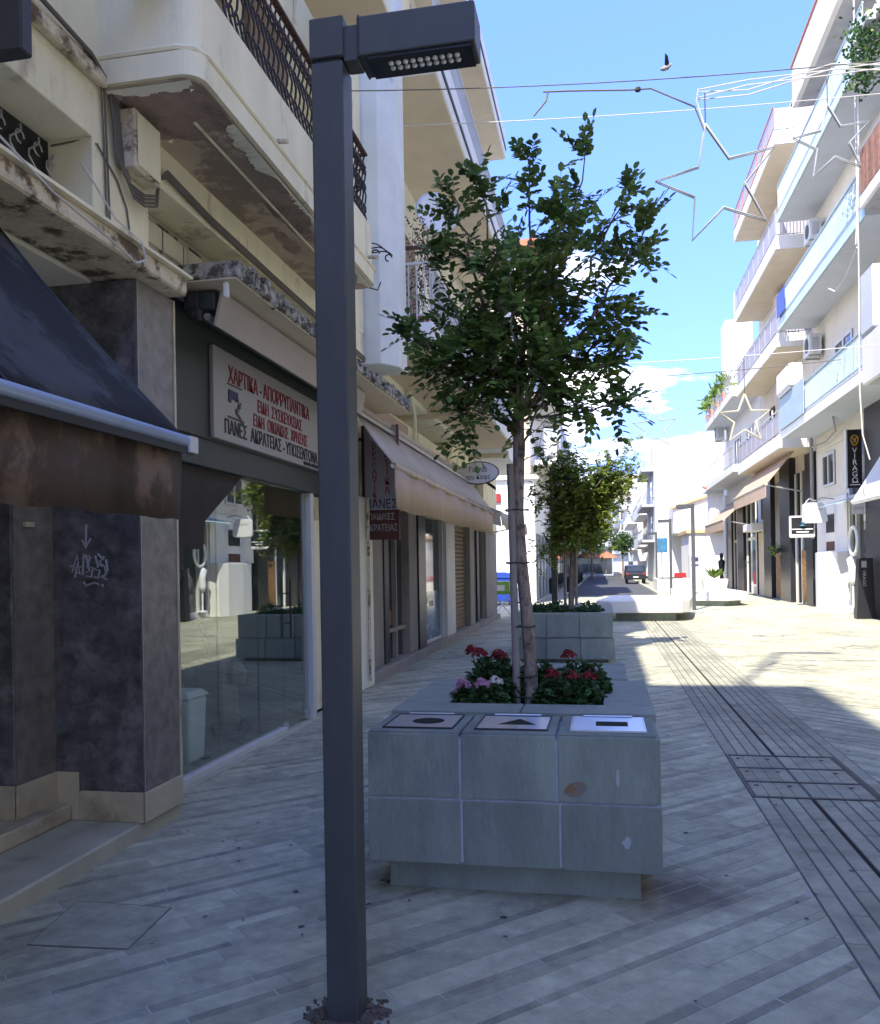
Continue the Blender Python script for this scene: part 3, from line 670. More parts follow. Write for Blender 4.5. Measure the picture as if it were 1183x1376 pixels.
put('sign_panel', B(-3.099, -3.06, 6.35, 9.95, 2.72, 3.47), m_sign, sg, bev=.006)
SX = -3.055
text('ΧΑΡΤΙΚΑ - ΑΠΟΡΡΥΠΑΝΤΙΚΑ', .185, (SX, 6.62, 3.225), '+X', m_tred, sg, .78)
text('ΕΙΔΗ  ΣΥΣΚΕΥΑΣΙΑΣ', .15, (SX, 7.22, 3.075), '+X', m_tred, sg, .78)
text('ΕΙΔΗ  ΟΙΚΙΑΚΗΣ  ΧΡΗΣΗΣ', .15, (SX, 7.12, 2.935), '+X', m_tred, sg, .76)
text('ΠΑΝΕΣ  ΑΚΡΑΤΕΙΑΣ - ΥΠΟΣΕΝΤΟΝΑ', .165, (SX, 6.53, 2.785), '+X', m_tblk, sg, .80)
text('ΒΙΟΛΟΓΙΚΑ ΠΡΟΪΟΝΤΑ', .05, (SX, 8.4, 2.735), '+X', m_tblk, sg, .9)
em = MB()   # small pictorial emblem: grapes over a leaf-shaped figure
for k in range(8): em.lathe((0, 0, 0), [(.001, 0), (.001, 0)], 3) if 0 else None
for k in range(9): em.obox((SX+.002, 6.64+.045*(k % 4), 3.14-.035*(k//4)), .003, .022, .018)
put('emblem', em, m_tnavy, sg)
em = MB()
for k in range(7): em.obox((SX+.002, 6.78+.04*math.sin(k*1.3)+.01*k, 3.09-k*.028), .003, .03, .012, 0, .6*math.sin(k))
em.obox((SX+.001, 6.76, 2.93), .003, .16, .008).obox((SX+.001, 6.74, 3.205), .003, .14, .006)
put('emblem', em, m_dgrey, sg)
# long cassette awning above
aw2 = thing('awning', 'long beige awning let down over the shops past the lamp post', 'awning', (-2.9, 11, 3.2))
put('cassette', MB().tube([(-2.88, 9.6, 3.58), (-2.88, 18.5, 3.55)], .055, 10), m_beigel, aw2, smooth=True)
put('support_bar', MB().tube([(-2.80, 5.72, 3.49), (-2.80, 18.5, 3.44)], .028, 6), m_alug, aw2)
put('end_bracket', MB().box(-2.93, -2.84, 5.66, 5.69, 3.52, 3.66).box(-2.87, -2.80, 5.60, 5.66, 3.44, 3.52), m_iron, aw2, bev=.01); put('end_cap', MB().box(-2.62, -2.58, 5.60, 5.64, 3.58, 3.69), m_white, aw2, bev=.01)
cv = MB(); NV = 40
for k in range(NV+1):
    y = 9.64+(18.5-9.64)*k/NV; sg_ = .012*math.sin(k*.8)
    cv.v += [(-2.9, y, 3.56), (-2.66, y, 3.22-.03+sg_), (-2.41, y, 2.87)]
for k in range(NV): cv.f += [(k*3+1, k*3+4, k*3+3, k*3), (k*3+2, k*3+5, k*3+4, k*3+1)]
o = put('canopy', cv, m_beigel, aw2, smooth=True); o.modifiers.new('thickness', 'SOLIDIFY').thickness = .004
vm = MB()
for k in range(NV+1):
    y = 9.64+(18.5-9.64)*k/NV; x = -2.39+.012*math.sin(k*1.1)
    vm.v += [(x, y, 2.80), (x+.01*math.sin(k*.7), y, 2.58), (x+.02*math.sin(k*.6+1), y, 2.33-.012*math.sin(k*.5))]
for k in range(NV): vm.f += [(k*3, k*3+3, k*3+4, k*3+1), (k*3+1, k*3+4, k*3+5, k*3+2)]
o = put('valance', vm, m_beige, aw2, smooth=True); o.modifiers.new('thickness', 'SOLIDIFY').thickness = .004
put('front_roll', MB().tube([(-2.4, 9.62, 2.84), (-2.4, 18.52, 2.80)], .035, 10), m_awnroll, aw2, smooth=True)
put('folding_arm', MB().tube([(-2.88, 10.2, 3.45), (-2.7, 9.75, 3.2), (-2.42, 10.3, 2.82)], .022, 6), m_alug, aw2)
# things behind the glass
bn = thing('pedal_bin', 'grey plastic pedal bin standing just behind the shop glass', 'bin', (-3.55, 6.15, .03))
q = MB()
def taper(mb, cx, cy, z0, z1, a0, b0, a1, b1_):
    mb.add([(cx-a0, cy-b0, z0), (cx+a0, cy-b0, z0), (cx+a0, cy+b0, z0), (cx-a0, cy+b0, z0), (cx-a1, cy-b1_, z1), (cx+a1, cy-b1_, z1), (cx+a1, cy+b1_, z1), (cx-a1, cy+b1_, z1)],
           [(3,2,1,0),(4,5,6,7),(0,1,5,4),(1,2,6,5),(2,3,7,6),(3,0,4,7)]); return mb
put('body', taper(MB(), -3.50, 6.2, .035, .58, .13, .15, .15, .17), m_bin, bn, bev=.03, seg=2)
put('lid', taper(MB(), -3.50, 6.2, .582, .64, .17, .19, .12, .14), m_bin, bn, bev=.012)
put('pedal', boxes((-3.36, -3.31, 6.24, 6.32, .045, .06)), m_dark, bn)
tb = thing('counter_table', 'pale wooden counter inside the glass shop', 'table', (-4.0, 6.2, .03))
put('table_top', B(-4.4, -3.65, 5.4, 6.75, .84, .875), m_trav, tb)
put('leg', B(-4.38, -4.33, 5.42, 5.47, .03, .839), m_dark, tb); put('leg', B(-3.72, -3.67, 6.68, 6.73, .03, .839), m_dark, tb)
put('front_panel', B(-4.4, -4.37, 5.4, 6.75, .3, .839), m_int, tb)
tag(put('storage_box', B(-4.05, -3.86, 6.9, 7.3, .031, .80), m_redp, loc=(-3.95, 7.1, .03), bev=.01), 'red plastic box above the pedal bin inside the shop', 'box')
tr = thing('shopping_trolley', 'dark two wheeled shopping trolley leaning behind the shop glass', 'trolley', (-3.6, 6.9, .03))
put('bag', MB().prism([(6.70, .22), (7.08, .16), (7.02, .62), (6.82, .86), (6.68, .84)], 'X', -3.75, -3.48), m_cable, tr, bev=.03, seg=2)
put('frame', MB().tube([(-3.7, 7.12, .08), (-3.7, 6.82, .9), (-3.7, 6.70, 1.16), (-3.53, 6.70, 1.16), (-3.53, 6.82, .9), (-3.53, 7.12, .08)], .012, 8), m_dark, tr, smooth=True)
for x in (-3.76, -3.47): put('wheel', MB().tube([(x-.012, 7.12, .12), (x+.012, 7.12, .12)], .085, 18), m_dark, tr)
put('net_pocket', MB().lathe((-3.46, 6.9, .68), [(.10, -.1), (.12, 0), (.06, .1)], 10), m_cable, tr)

bn.location.y += .43; bn.location.x -= .03; tr.location.y += .62
# ------------------------------------------------------------------ street lamps
def lamp(loc, side, label, group, led=True):
    x, y, z = loc
    t = thing('street_lamp', label, 'street lamp', loc, group)
    put('pole', B(x-.06, x+.06, y-.06, y+.06, -.01, 3.49), m_lamp, t, bev=.006, seg=2)
    put('pole_cap', B(x-.064, x+.064, y-.064, y+.064, 3.503, 3.65), m_lamp, t, bev=.004)
    put('collar', B(x-.05, x+.05, y-.05, y+.05, 3.485, 3.51), m_dark, t)
    s_ = side
    def bx(a, b, *r): return B(min(x+s_*a, x+s_*b), max(x+s_*a, x+s_*b), *r)
    put('arm', bx(.06, .115, y-.045, y+.045, 3.49, 3.62), m_lamp, t, bev=.003)
    hd = put('lamp_head', bx(.115, .545, y-.065, y+.085, 3.492, 3.635), m_lamp, t, bev=.006, seg=2)
    put('head_seam', bx(.12, .126, y-.067, y+.087, 3.490, 3.637), m_dark, hd)
    put('lens_housing', bx(.15, .53, y-.055, y+.075, 3.481, 3.491), m_lampd, hd)
    if led:
        for i in range(10):
            for j in range(2):
                put('led_lens', MB().lathe((x+s_*(.23+i*.027), y-.015+j*.03, 3.471), [(.004, 0), (.010, .004), (.011, .010)], 8), m_led, hd, smooth=True)
    return t
lamp((-.96, 3.01, 0), 1, 'tall dark blue square street lamp post in the foreground with arm to the right', 'square street lamps')
g_ = MB()
for k in range(150):
    a_ = R.uniform(0, 2*PI); r_ = R.uniform(.07, .17)
    g_.obox((-.96+math.cos(a_)*r_, 3.01+math.sin(a_)*r_*.9, .004), R.uniform(.003, .011), R.uniform(.002, .006), R.uniform(.002, .006), R.random()*3, 0, R.random())
dm = [(-.96+(.14+.03*math.sin(k*2.1))*math.cos(k*PI/9), 3.01+(.13+.03*math.sin(k*1.3+1))*math.sin(k*PI/9)) for k in range(18)]
tag(put('cut_paving_rubble', g_.prism(dm, 'Z', -.004, .003), m_dirt, loc=(-.96, 3.01, 0), kind='stuff'), 'loose dirt and chips round the lamp post foot')

# ------------------------------------------------------------------ stone bin housing and planter
def slabs(parent, x0, x1, yf, z0, z1, nx, nz, th=.03, gap=.012, M_=None, nm='stone_slab'):
    for i in range(nx):
        for j in range(nz):
            a_ = x0+(x1-x0)*i/nx; b_ = x0+(x1-x0)*(i+1)/nx; c_ = z0+(z1-z0)*j/nz; d_ = z0+(z1-z0)*(j+1)/nz
            dy = R.uniform(-.003, .003)
            put(nm, B(a_+gap/2, b_-gap/2, yf-th+dy, yf+dy*0-.001, c_+gap/2*.6, d_-gap/2*.6), M_ or m_slab, parent, bev=.003)
bh = thing('recycling_bin_housing', 'three part grey green stone bin housing with steel lids in front of the planter', 'litter bin', (-.48, 4.4, 0))
x0, x1, yf, yb = -1.20, .235, 4.17, 4.69
put('plinth', B(-1.12, .15, 4.27, 4.60, -.01, .18), m_slab, bh, bev=.004)
put('core', boxes((x0+.008, x1-.008, yf-.012, yb-.03, .49, .795), (x0+.008, x1+.010, yf-.024, yb-.03, .18, .489)), m_joint, bh)
slabs(bh, x0, x1+.02, yf, .165, .49, 3, 1)
slabs(bh, x0, x1, yf+.012, .492, .815, 3, 1)
for zz0, zz1 in ((.167, .488), (.494, .80)):
    put('side_slab', B(x1-.009, x1+.014, yf+.014, yb-.02, zz0, zz1), m_slab, bh, bev=.003)
    put('side_slab', B(x0+.001, x0+.029, yf+.014, yb-.02, zz0, zz1), m_slab, bh, bev=.003)
w3 = (x1-x0)/3
for i in range(3):
    a_ = x0+w3*i
    put('top_slab', B(a_+.006, a_+w3-.006, yf+.0, yb-.02, .797, .822), m_slab, bh, bev=.004)
    lx0, lx1, ly0, ly1 = a_+.07, a_+w3-.055, yf+.07, yb-.08
    fr = put('lid', B(lx0, lx1, ly0, ly1, .823, .8275 + .003*(i == 2)), m_steel if i else m_alug, bh, bev=.001)
    put('lid_rim', boxes((lx0-.008, lx1+.008, ly0-.008, ly0-.001, .823, .831), (lx0-.008, lx1+.008, ly1+.001, ly1+.008, .823, .831), (lx0-.008, lx0-.001, ly0-.001, ly1+.001, .823, .831), (lx1+.001, lx1+.008, ly0-.001, ly1+.001, .823, .831)), m_dark if i < 2 else m_steel, fr)
    put('hinge', MB().tube([(lx0+.05, ly1+.004, .834), (lx1-.05, ly1+.004, .834)], .005, 6), m_steel, fr)
    cx, cy = (lx0+lx1)/2+.02, (ly0+ly1)/2
    zt = .8283+.003*(i == 2)
    if i == 0: q = MB().prism([(cx+.085*math.cos(k*PI/12), cy+.085*math.sin(k*PI/12)) for k in range(24)], 'Z', zt-.002, zt)
    elif i == 1: q = MB().prism([(cx-.10, cy-.06), (cx+.10, cy-.06), (cx, cy+.10)], 'Z', zt-.002, zt)
    else: q = MB().box(cx-.08, cx+.08, cy-.07, cy+.05, zt-.002, zt)
    put('opening', q, m_hole, fr)
put('rust_patch', MB().prism([(-.155+.055*math.cos(k*PI/8)*(1+.06*math.sin(k*1.7)), .560+.038*math.sin(k*PI/8+.3)*(1+.06*math.cos(k*2.3))) for k in range(16)], 'Y', yf-.0235, yf-.0185), m_slabr, bh)
put('scuff_mark', MB().prism([(.085+.02*math.cos(k*PI/5)*(1+.4*math.sin(k*2.7)), .315+.03*math.sin(k*PI/5)) for k in range(10)], 'Y', yf-.0345, yf-.0325), m_joint, bh)
put('scuff_mark', MB().prism([(.04, .66), (.05, .66), (.055, .60), (.045, .57), (.038, .6)], 'Y', yf-.0215, yf-.0185), m_joint, bh)

def planter(x0, x1, y0, y1, top, label, fw, group='stone planters along the street', side_rows=2):
    t = thing('stone_planter', label, 'planter', ((x0+x1)/2, (y0+y1)/2, 0), group)
    put('plinth', boxes((x0+.08, x1-.08, y0+.08, y1-.08, -.01, .17)), m_slab, t)
    put('core', boxes((x0+.031, x1-.031, y0+.031, y0+fw-.02, .17, top-.052), (x0+.031, x1-.031, y1-fw+.02, y1-.031, .17, top-.052), (x0+.031, x0+fw-.02, y0+fw-.019, y1-fw+.019, .17, top-.052), (x1-fw+.02, x1-.031, y0+fw-.019, y1-fw+.019, .17, top-.052)), m_joint, t)
    n_ = max(2, round((y1-y0)/.48))
    for xs, o_ in ((x1, -1), (x0, 1)):
        for i in range(n_):
            for j in range(2):
                a_ = y0+(y1-y0)*i/n_; z0 = .17+(top-.22)*j/2; z1 = .17+(top-.22)*(j+1)/2
                put('stone_slab', B(min(xs, xs+o_*.03), max(xs, xs+o_*.03), a_+.005, a_+(y1-y0)/n_-.005, z0+.003, z1-.003), m_slab, t, bev=.003)
    put('soil', B(x0+fw-.02, x1-fw+.02, y0+fw-.02, y1-fw+.02, .2, top-.10), m_soil, t)
    ym = (y0+y1)/2; xm = (x0+x1)/2
    for b_ in ((x0-.01, xm-.003, y0-.01, y0+fw), (xm+.003, x1+.01, y0-.01, y0+fw), (x0-.01, xm-.003, y1-fw, y1+.01), (xm+.003, x1+.01, y1-fw, y1+.01),
               (x0-.01, x0+fw, y0+fw+.005, y1-fw-.005), (x1-fw, x1+.01, y0+fw+.005, y1-fw-.005)):
        put('coping_stone', B(*b_, top-.05, top+R.uniform(-.001, .001)), m_cop, t, bev=.005)
    return t
p1 = planter(-1.2, .25, 4.71, 6.02, .835, 'grey green stone planter with red and pink flowers round the nearest tree', .27)
p2 = planter(-1.52, .12, 14.35, 17.3, .83, 'second stone planter further down the street under the sunlit tree', .2)
slabs(p2, -1.52, .12, 14.36, .42, .80, 3, 1); slabs(p2, -1.54, .15, 14.34, .06, .41, 3, 1, .05)
# low block with a red strip between the two planters
lb = thing('low_stone_block', 'low stone block with a white and red strip behind the flower planter', 'bench', (-.4, 7.6, 0))
put('block', B(-1.2, .17, 7.1, 8.2, -.01, .70), m_slab, lb, bev=.006)
put('strip', B(-.55, -.2, 7.02, 7.098, .60, .685), m_redp, lb); put('strip_top', B(-.56, -.19, 7.02, 7.4, .705, .745), m_signw, lb)

# ------------------------------------------------------------------ trees
def leaflet(mb, base, d, up, L_, w_):
    d = d.normalized(); s_ = d.cross(up)
    if s_.length < 1e-3: s_ = d.orthogonal()
    s_.normalize(); n_ = s_.cross(d).normalized()
    p = [base, base+d*L_*.28+s_*w_*.46+n_*.12*w_, base+d*L_*.72+s_*w_*.50+n_*.08*w_, base+d*L_-n_*.1*w_, base+d*L_*.72-s_*w_*.50+n_*.08*w_, base+d*L_*.28-s_*w_*.46+n_*.12*w_]
    mb.add(p, [(0, 1, 2, 3), (0, 3, 4, 5)])
def comp_leaf(mb, base, d, up, L_=.15, pairs=4, lw=.036, ll=.058):
    """pinnate leaf: a drooping stalk with pairs of oval leaflets"""
    d = d.normalized(); pts = []
    for k in range(pairs+2):
        t = k/(pairs+1); pts.append(base+d*L_*t-Vector((0, 0, 1))*L_*.28*t*t)
    mb.tube([tuple(p) for p in pts], .0016, 3, False)
    s_ = d.cross(up); s_ = s_.normalized() if s_.length > 1e-3 else Vector((1, 0, 0))
    for k in range(1, pairs+1):
        p = pts[k]; sz = R.uniform(.8, 1.15)
        for sg in (-1, 1):
            dd = s_*sg+d*.5+Vector((0, 0, R.uniform(-.25, .15)))
            leaflet(mb, p, dd, up+Vector((R.uniform(-.4, .4), R.uniform(-.4, .4), 0)), ll*sz, lw*sz)
    leaflet(mb, pts[-1], d+Vector((0, 0, -.3)), up, ll, lw)
def rv(s_=1.): return Vector((R.gauss(0, s_), R.gauss(0, s_), R.gauss(0, s_)))
def limbs(mb, a_, b_, r0, r1, n_=7, wob=.02):
    pts = []
    for k in range(n_+1):
        t = k/n_; pts.append(Vector(a_).lerp(Vector(b_), t)+(rv(wob) if 0 < k < n_ else Vector()))
    mb.tube([tuple(p) for p in pts], [r0+(r1-r0)*k/n_ for k in range(n_+1)], 6)
    return pts
t1 = thing('street_tree', 'nearest young street tree with a stake growing from the flower planter', 'tree', (-.52, 5.5, .72), 'young street trees in stone planters')
tk = MB()
trunk_pts = [(-.475, 5.5, .70), (-.48, 5.5, 1.0), (-.50, 5.5, 1.35), (-.53, 5.49, 1.7), (-.545, 5.5, 2.0), (-.535, 5.5, 2.3), (-.53, 5.5, 2.62)]
tk.tube(trunk_pts, [.048, .043, .041, .040, .038, .038, .036], 10)
for k in range(7): tk.obox((-.48+R.uniform(-.04, .04)*.6-.01*k, 5.46, .9+k*.25), .008, .012, .01, R.random())
put('trunk', tk, m_bark, t1, smooth=True)
put('stake', MB().tube([(-.565, 5.44, .68), (-.58, 5.44, 2.05), (-.585, 5.45, 2.3)], .024, 8), m_stake, t1, smooth=True)
for z_ in (.80, .93, 1.25, 1.66, 2.0):
    x_ = -.52-.03*(z_ > 1.3)
    put('tie', MB().tube([(x_+.075*math.cos(k*PI/6), 5.475+.062*math.sin(k*PI/6), z_+.004*k % .01) for k in range(13)], .005, 5, False), m_tie, t1)
br = MB(); node = Vector((-.53, 5.5, 2.6)); twigs = []
tips = [((-.42, 5.35, 4.18), .020), ((-.08, 5.5, 4.24), .022), ((.16, 5.4, 3.95), .016), ((.30, 5.35, 3.74), .016), ((-.93, 5.4, 4.06), .018), ((-1.08, 5.55, 3.72), .014), ((-1.2, 5.45, 3.20), .014), ((-1.02, 5.3, 2.95), .012),
        ((-.70, 5.1, 4.0), .014), ((-.25, 5.9, 4.1), .016), ((-.6, 6.0, 3.9), .016), ((.16, 5.7, 3.3), .014), ((-.22, 5.1, 3.75), .012), ((-.9, 5.9, 3.45), .014), ((.12, 5.3, 2.62), .010), ((-.86, 5.35, 2.52), .010), ((-.3, 5.15, 2.9), .010), ((.05, 5.6, 2.95), .010), ((-.75, 5.2, 3.1), .012), ((-.52, 5.0, 3.4), .012)]
for tip, r_ in tips:
    st_ = node+Vector((0, 0, R.uniform(-.28, .25)*(.6 if tip[2] > 3 else 1)))
    mid = st_.lerp(Vector(tip), .45)+Vector((0, 0, .0))+Vector(((tip[0]+.53)*.10, 0, .03))
    pa_ = limbs(br, st_, mid, r_, r_*.7, 5, .012); pb_ = limbs(br, mid, tip, r_*.7, .004, 8, .014)
    twigs.append((pa_+pb_[1:]))
put('branches', br, m_bark, t1, smooth=True)
# four leaf shapes shared by single leaves, the rest of the foliage is one mass
shapes = []
for k in range(4):
    mb = MB(); comp_leaf(mb, Vector((0, 0, 0)), Vector((1, 0, .25)), Vector((0, 0, 1)), .18+.02*k, 4+k % 2); me = bpy.data.meshes.new('leaf'); me.from_pydata(mb.v, [], mb.f); me.materials.append(m_leaf); shapes.append(me)
fol = MB(); singles = 0; tw = MB()
def place_leaf(p, d):
    global singles
    px, py, dd = prj(p.x, p.y)
    if singles < 290 and R.random() < .30:
        o = bpy.data.objects.new('leaf', R.choice(shapes)); C.objects.link(o); o.parent = t1; o.location = p-org(t1)
        o.rotation_euler = Vector(d).to_track_quat('X', 'Z').to_euler(); o.rotation_euler.x += R.uniform(-.5, .5); singles += 1
    else: comp_leaf(fol, p, d, Vector((R.gauss(0, .3), R.gauss(0, .3), 1)), R.uniform(.14, .21), R.choice((3, 4, 4, 5)))
for i, pts in enumerate(twigs):
    n_ = len(pts); long_ = (pts[-1]-pts[0]).length
    for k in range(3, n_):
        for q_ in range(1+(R.random() < .62)):
            p = pts[k].lerp(pts[k-1], R.random()); ax = (pts[k]-pts[k-1]).normalized()
            if k < n_-2:   # side twig carrying leaves
                d = (ax*.55+rv(.75)); d.z = abs(d.z)*.5+.1*d.z; d.normalize(); l_ = R.uniform(.10, .24)*(1.0-.35*k/n_)
                tw.tube([tuple(p), tuple(p+d*l_*.5), tuple(p+d*l_+Vector((0, 0, .03)))], [.004, .003, .0018], 4)
                for s_ in range(2+(R.random() < .35)): place_leaf(p+d*l_*R.uniform(.35, 1), (d*.5+rv(.6)))
            else:
                for s_ in range(2): place_leaf(p, ax*.45+rv(.6))
    for s_ in range(4): place_leaf(pts[-1], (pts[-1]-pts[-2]).normalized()*.8+rv(.45))
for k in range(50):   # denser heart of the crown
    p = Vector((-.45+R.gauss(0, .22), 5.5+R.gauss(0, .2), 3.12+R.gauss(0, .28))); place_leaf(p, rv(1))
put('twigs', tw, m_bark, t1); put('foliage', fol, m_leaf, t1, kind='stuff')

t2 = thing('street_tree', 'second street tree with sunlit yellow green crown in the far planter', 'tree', (-.62, 15.8, .7), 'young street trees in stone planters')
put('trunk', MB().tube([(-.62, 15.8, .70), (-.60, 15.8, 1.3), (-.56, 15.8, 2.0), (-.5, 15.8, 2.6)], [.055, .05, .05, .045], 8), m_bark, t2, smooth=True)
put('stake', MB().tube([(-.72, 15.7, .70), (-.70, 15.7, 2.2)], .03, 6), m_stake, t2)
put('stake', MB().tube([(-.52, 15.75, .70), (-.50, 15.75, 2.15)], .03, 6), m_stake, t2)
br = MB(); fol = MB(); node = Vector((-.5, 15.8, 2.5))
for k in range(54):
    a_ = k*2.4; r_ = R.uniform(.2, .85); tip = Vector((-.5+math.cos(a_)*r_*1.05, 15.8+math.sin(a_)*r_*.9, R.uniform(1.85, 3.95)-.35*abs(r_-.3)))
    if k % 5 == 0: tip = Vector((.1+R.random()*.45, 15.6+R.random()*.4, 3.0+R.random()*.8))
    pts = limbs(br, node+Vector((0, 0, R.uniform(-.2, .2))), tip, .014, .004, 6, .04)
    for p in pts[2:]:
        for s_ in range(11): comp_leaf(fol, p+rv(.11), rv(1), Vector((0, 0, 1)), R.uniform(.12, .17), 3, .046, .072)
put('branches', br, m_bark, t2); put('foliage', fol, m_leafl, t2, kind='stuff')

lamp((-1.02, 17.7, 0), 1, 'grey square lamp post standing behind the second tree', 'square street lamps', led=False)
lamp((3.0, 30.2, 0), -1, 'right hand lamp post of the far pair, arm towards the street', 'square street lamps', led=False)
lamp((3.0, 40.3, 0), -1, 'middle far lamp post beside the red barrier', 'square street lamps', led=False)
lamp((3.35, 57, 0), -1, 'farthest lamp post in front of the white gable building', 'square street lamps', led=False)

# ------------------------------------------------------------------ flowering plants
def petals(mb, c, r_, n_, s_):
    for k in range(n_):
        d = rv(1).normalized(); d.z = abs(d.z)*.8+.1; p = Vector(c)+d*r_
        leaflet(mb, p, d.cross(rv(1)), d, s_, s_*.9)
def geranium(x, y, z, rad_, h_, heads, label, dead=False):
    t = thing('geranium_plant', label, 'plant', (x, y, z), 'flowering plants in the near planter')
    mb = MB(); stm = MB()
    for k in range(int(900*rad_/.16)):
        a_ = R.uniform(0, 2*PI); q_ = math.sqrt(R.random())*rad_; zz_ = z+h_*(1-(q_/rad_)**2*.65)*R.uniform(.25, 1)
        p = Vector((x+q_*math.cos(a_), y+q_*math.sin(a_), zz_)); d = Vector((math.cos(a_), math.sin(a_), R.uniform(-.3, .5)))+rv(.4)
        s_ = R.uniform(.03, .058); leaflet(mb, p, d, Vector((0, 0, 1))+rv(.4), s_, s_*.9)
        if k % 14 == 0: stm.tube([(x+.3*(p.x-x), y+.3*(p.y-y), z-.02), tuple(p)], .003, 4)
    put('foliage', mb, m_bush, t, kind='stuff'); put('stems', stm, m_bush, t)
    for (dx, dy, dz, r_, M_) in heads:
        mb = MB(); petals(mb, (x+dx, y+dy, z+dz), r_*.8, 30, .024); petals(mb, (x+dx+.03, y+dy, z+dz-.012), r_*.6, 20, .022); petals(mb, (x+dx-.025, y+dy+.01, z+dz-.02), r_*.5, 16, .02); o = put('flower_head', mb, M_, t)
        put('flower_stalk', MB().tube([(x+dx*.6, y+dy*.6, z+dz*.4), (x+dx, y+dy, z+dz)], .003, 4), m_bush, t)
    return t
pz = .735
geranium(-.78, 5.22, pz, .17, .20, [(-.09, -.06, .19, .036, m_pink), (.03, -.10, .20, .034, m_pink), (.10, .02, .20, .03, m_petw), (-.13, .0, .12, .034, m_pink)], 'low geranium with pink and white flowers at the left of the bed')
geranium(-.72, 5.55, pz, .19, .34, [(-.10, -.02, .34, .042, m_red), (.03, -.04, .33, .045, m_red), (.12, .02, .28, .03, m_petw), (-.16, .02, .36, .03, m_red)], 'tall geranium with red flowers behind the pink one, left of the trunk')
geranium(-.23, 5.25, pz, .20, .26, [(.02, -.06, .23, .05, m_red), (-.10, -.04, .25, .035, m_red), (.12, .03, .23, .028, m_red)], 'leafy geranium with deep red flowers right of the trunk')
geranium(-.16, 5.52, pz, .18, .30, [(-.08, .0, .33, .042, m_red), (.06, .02, .24, .03, m_pink)], 'geranium at the back right corner of the bed')
geranium(-.46, 5.72, pz, .16, .28, [(-.03, .0, .24, .03, m_petw)], 'small white flowered plant behind the trunk')
tag(put('dropped_tissue', MB().obox((-.88, 5.02, .75), .03, .025, .01, .4, .3, .2).obox((-.86, 5.03, .765), .02, .018, .008, 1.1, .5, .1), m_signw, loc=(-.88, 5.02, .74)), 'crumpled white tissue in the corner of the flower bed', 'litter')
for i, (x, y, lb_) in enumerate(((-1.12, 14.95, 'dark green shrub at the left end of the second planter'), (-.85, 15.1, 'dark shrub between the stakes of the second planter'), (-.3, 14.9, 'rounded shrub with pale flowers at the right end of the second planter'))):
    t = thing('planter_shrub', lb_, 'shrub', (x, y, .73), 'shrubs in the second planter')
    mb = MB()
    for k in range(420):
        a_ = R.uniform(0, 2*PI); q_ = math.sqrt(R.random())*.26; p = Vector((x+q_*math.cos(a_), y+q_*math.sin(a_), .74+.26*(1-(q_/.26)**2*.6)*R.uniform(.2, 1)))
        leaflet(mb, p, rv(1), rv(1), .05, .04)
    put('foliage', mb, m_bush, t, kind='stuff'); put('stems', MB().tube([(x, y, .72), (x+.02, y, .9)], .01, 5), m_bark, t)
    if i == 2:
        mb = MB(); [petals(mb, (x+R.uniform(-.2, .2), y-.1, .9+R.uniform(-.05, .08)), .03, 10, .03) for _ in range(5)]; put('flower_head', mb, m_petw, t)

# ------------------------------------------------------------------ platform bench and far furniture on the street
pb = thing('stone_platform', 'long pale stone platform bench with dark recessed base in the sun', 'bench', (1.3, 26, 0))
put('seat_slab', MB().prism([(-.25, 24.9), (.15, 24.45), (2.1, 24.45), (2.35, 24.9), (2.75, 28.2), (2.5, 28.9), (.2, 28.9)], 'Z', .24, .58), m_rwhite, pb, bev=.02)
put('base', MB().prism([(.3, 24.75), (1.95, 24.75), (2.3, 28.4), (.4, 28.6)], 'Z', -.01, .239), m_slab, pb)
pb2 = thing('stone_platform', 'second pale stone platform further along beside the lamp posts', 'bench', (4, 34, 0))
put('seat_slab', MB().prism([(2.6, 33.2), (4.4, 32.4), (5.2, 33.2), (5.0, 37.5), (2.8, 38)], 'Z', .2, .52), m_rwhite, pb2, bev=.02)
put('base', MB().prism([(2.8, 33.4), (4.3, 32.7), (5.0, 33.4), (4.8, 37.3), (3.0, 37.8)], 'Z', -.01, .199), m_slab, pb2)
pb3 = thing('stone_planter_box', 'low pale planter box near the parked car', 'planter', (3.2, 50, 0))
put('box', B(2.85, 4.6, 48, 52, -.01, .75), m_rwhite, pb3, bev=.02); put('soil', B(3.0, 4.4, 48.2, 51.8, .752, .77), m_soil, pb3)
for i, (x, y) in enumerate([(-1.98, 47+k*2.3) for k in range(14)]):
    t = tag(put('bollard', MB().lathe((x, y, .12), [(.06, 0), (.06, .75), (.075, .78), (.05, .86), (.01, .88)], 8), m_dark, loc=(x, y, 0), smooth=True), 'black bollard in the row along the left kerb of the road', 'bollard', 'row of black bollards along the road')
# ------------------------------------------------------------------ second left building: shops under a white apartment block
b2 = thing('white_apartment_building', 'white apartment building with deep balconies above the beige awning shops', 'building', (-3.4, 15, 0))
WX = -3.35
put('core', boxes((-14, -3.75, 9.97, 26.5, 0, 4.4), (-14, -3.1, 9.97, 20.7, 4.4, 12.2), (-14, -3.6, 20.72, 26.5, 4.4, 9.6)), m_creamw, b2)
put('mezzanine_wall', boxes((-3.74, -3.30, 10.98, 18.6, 2.62, 4.10), (-3.74, -3.30, 18.6, 26.5, 2.62, 3.1), (-3.74, -3.30, 20.2, 20.6, 3.1, 4.1), (-3.74, -3.30, 23.6, 26.5, 3.1, 4.1), (-3.74, -3.3, 18.6, 26.5, 4.0, 4.39)), m_cream, b2)
put('fin_wall', MB().prism([(-3.3, 9.97), (-2.62, 9.97), (-2.44, 10.2), (-2.44, 10.62), (-3.3, 10.62)], 'Z', 4.12, 12.2), m_bluew, b2, bev=.01)
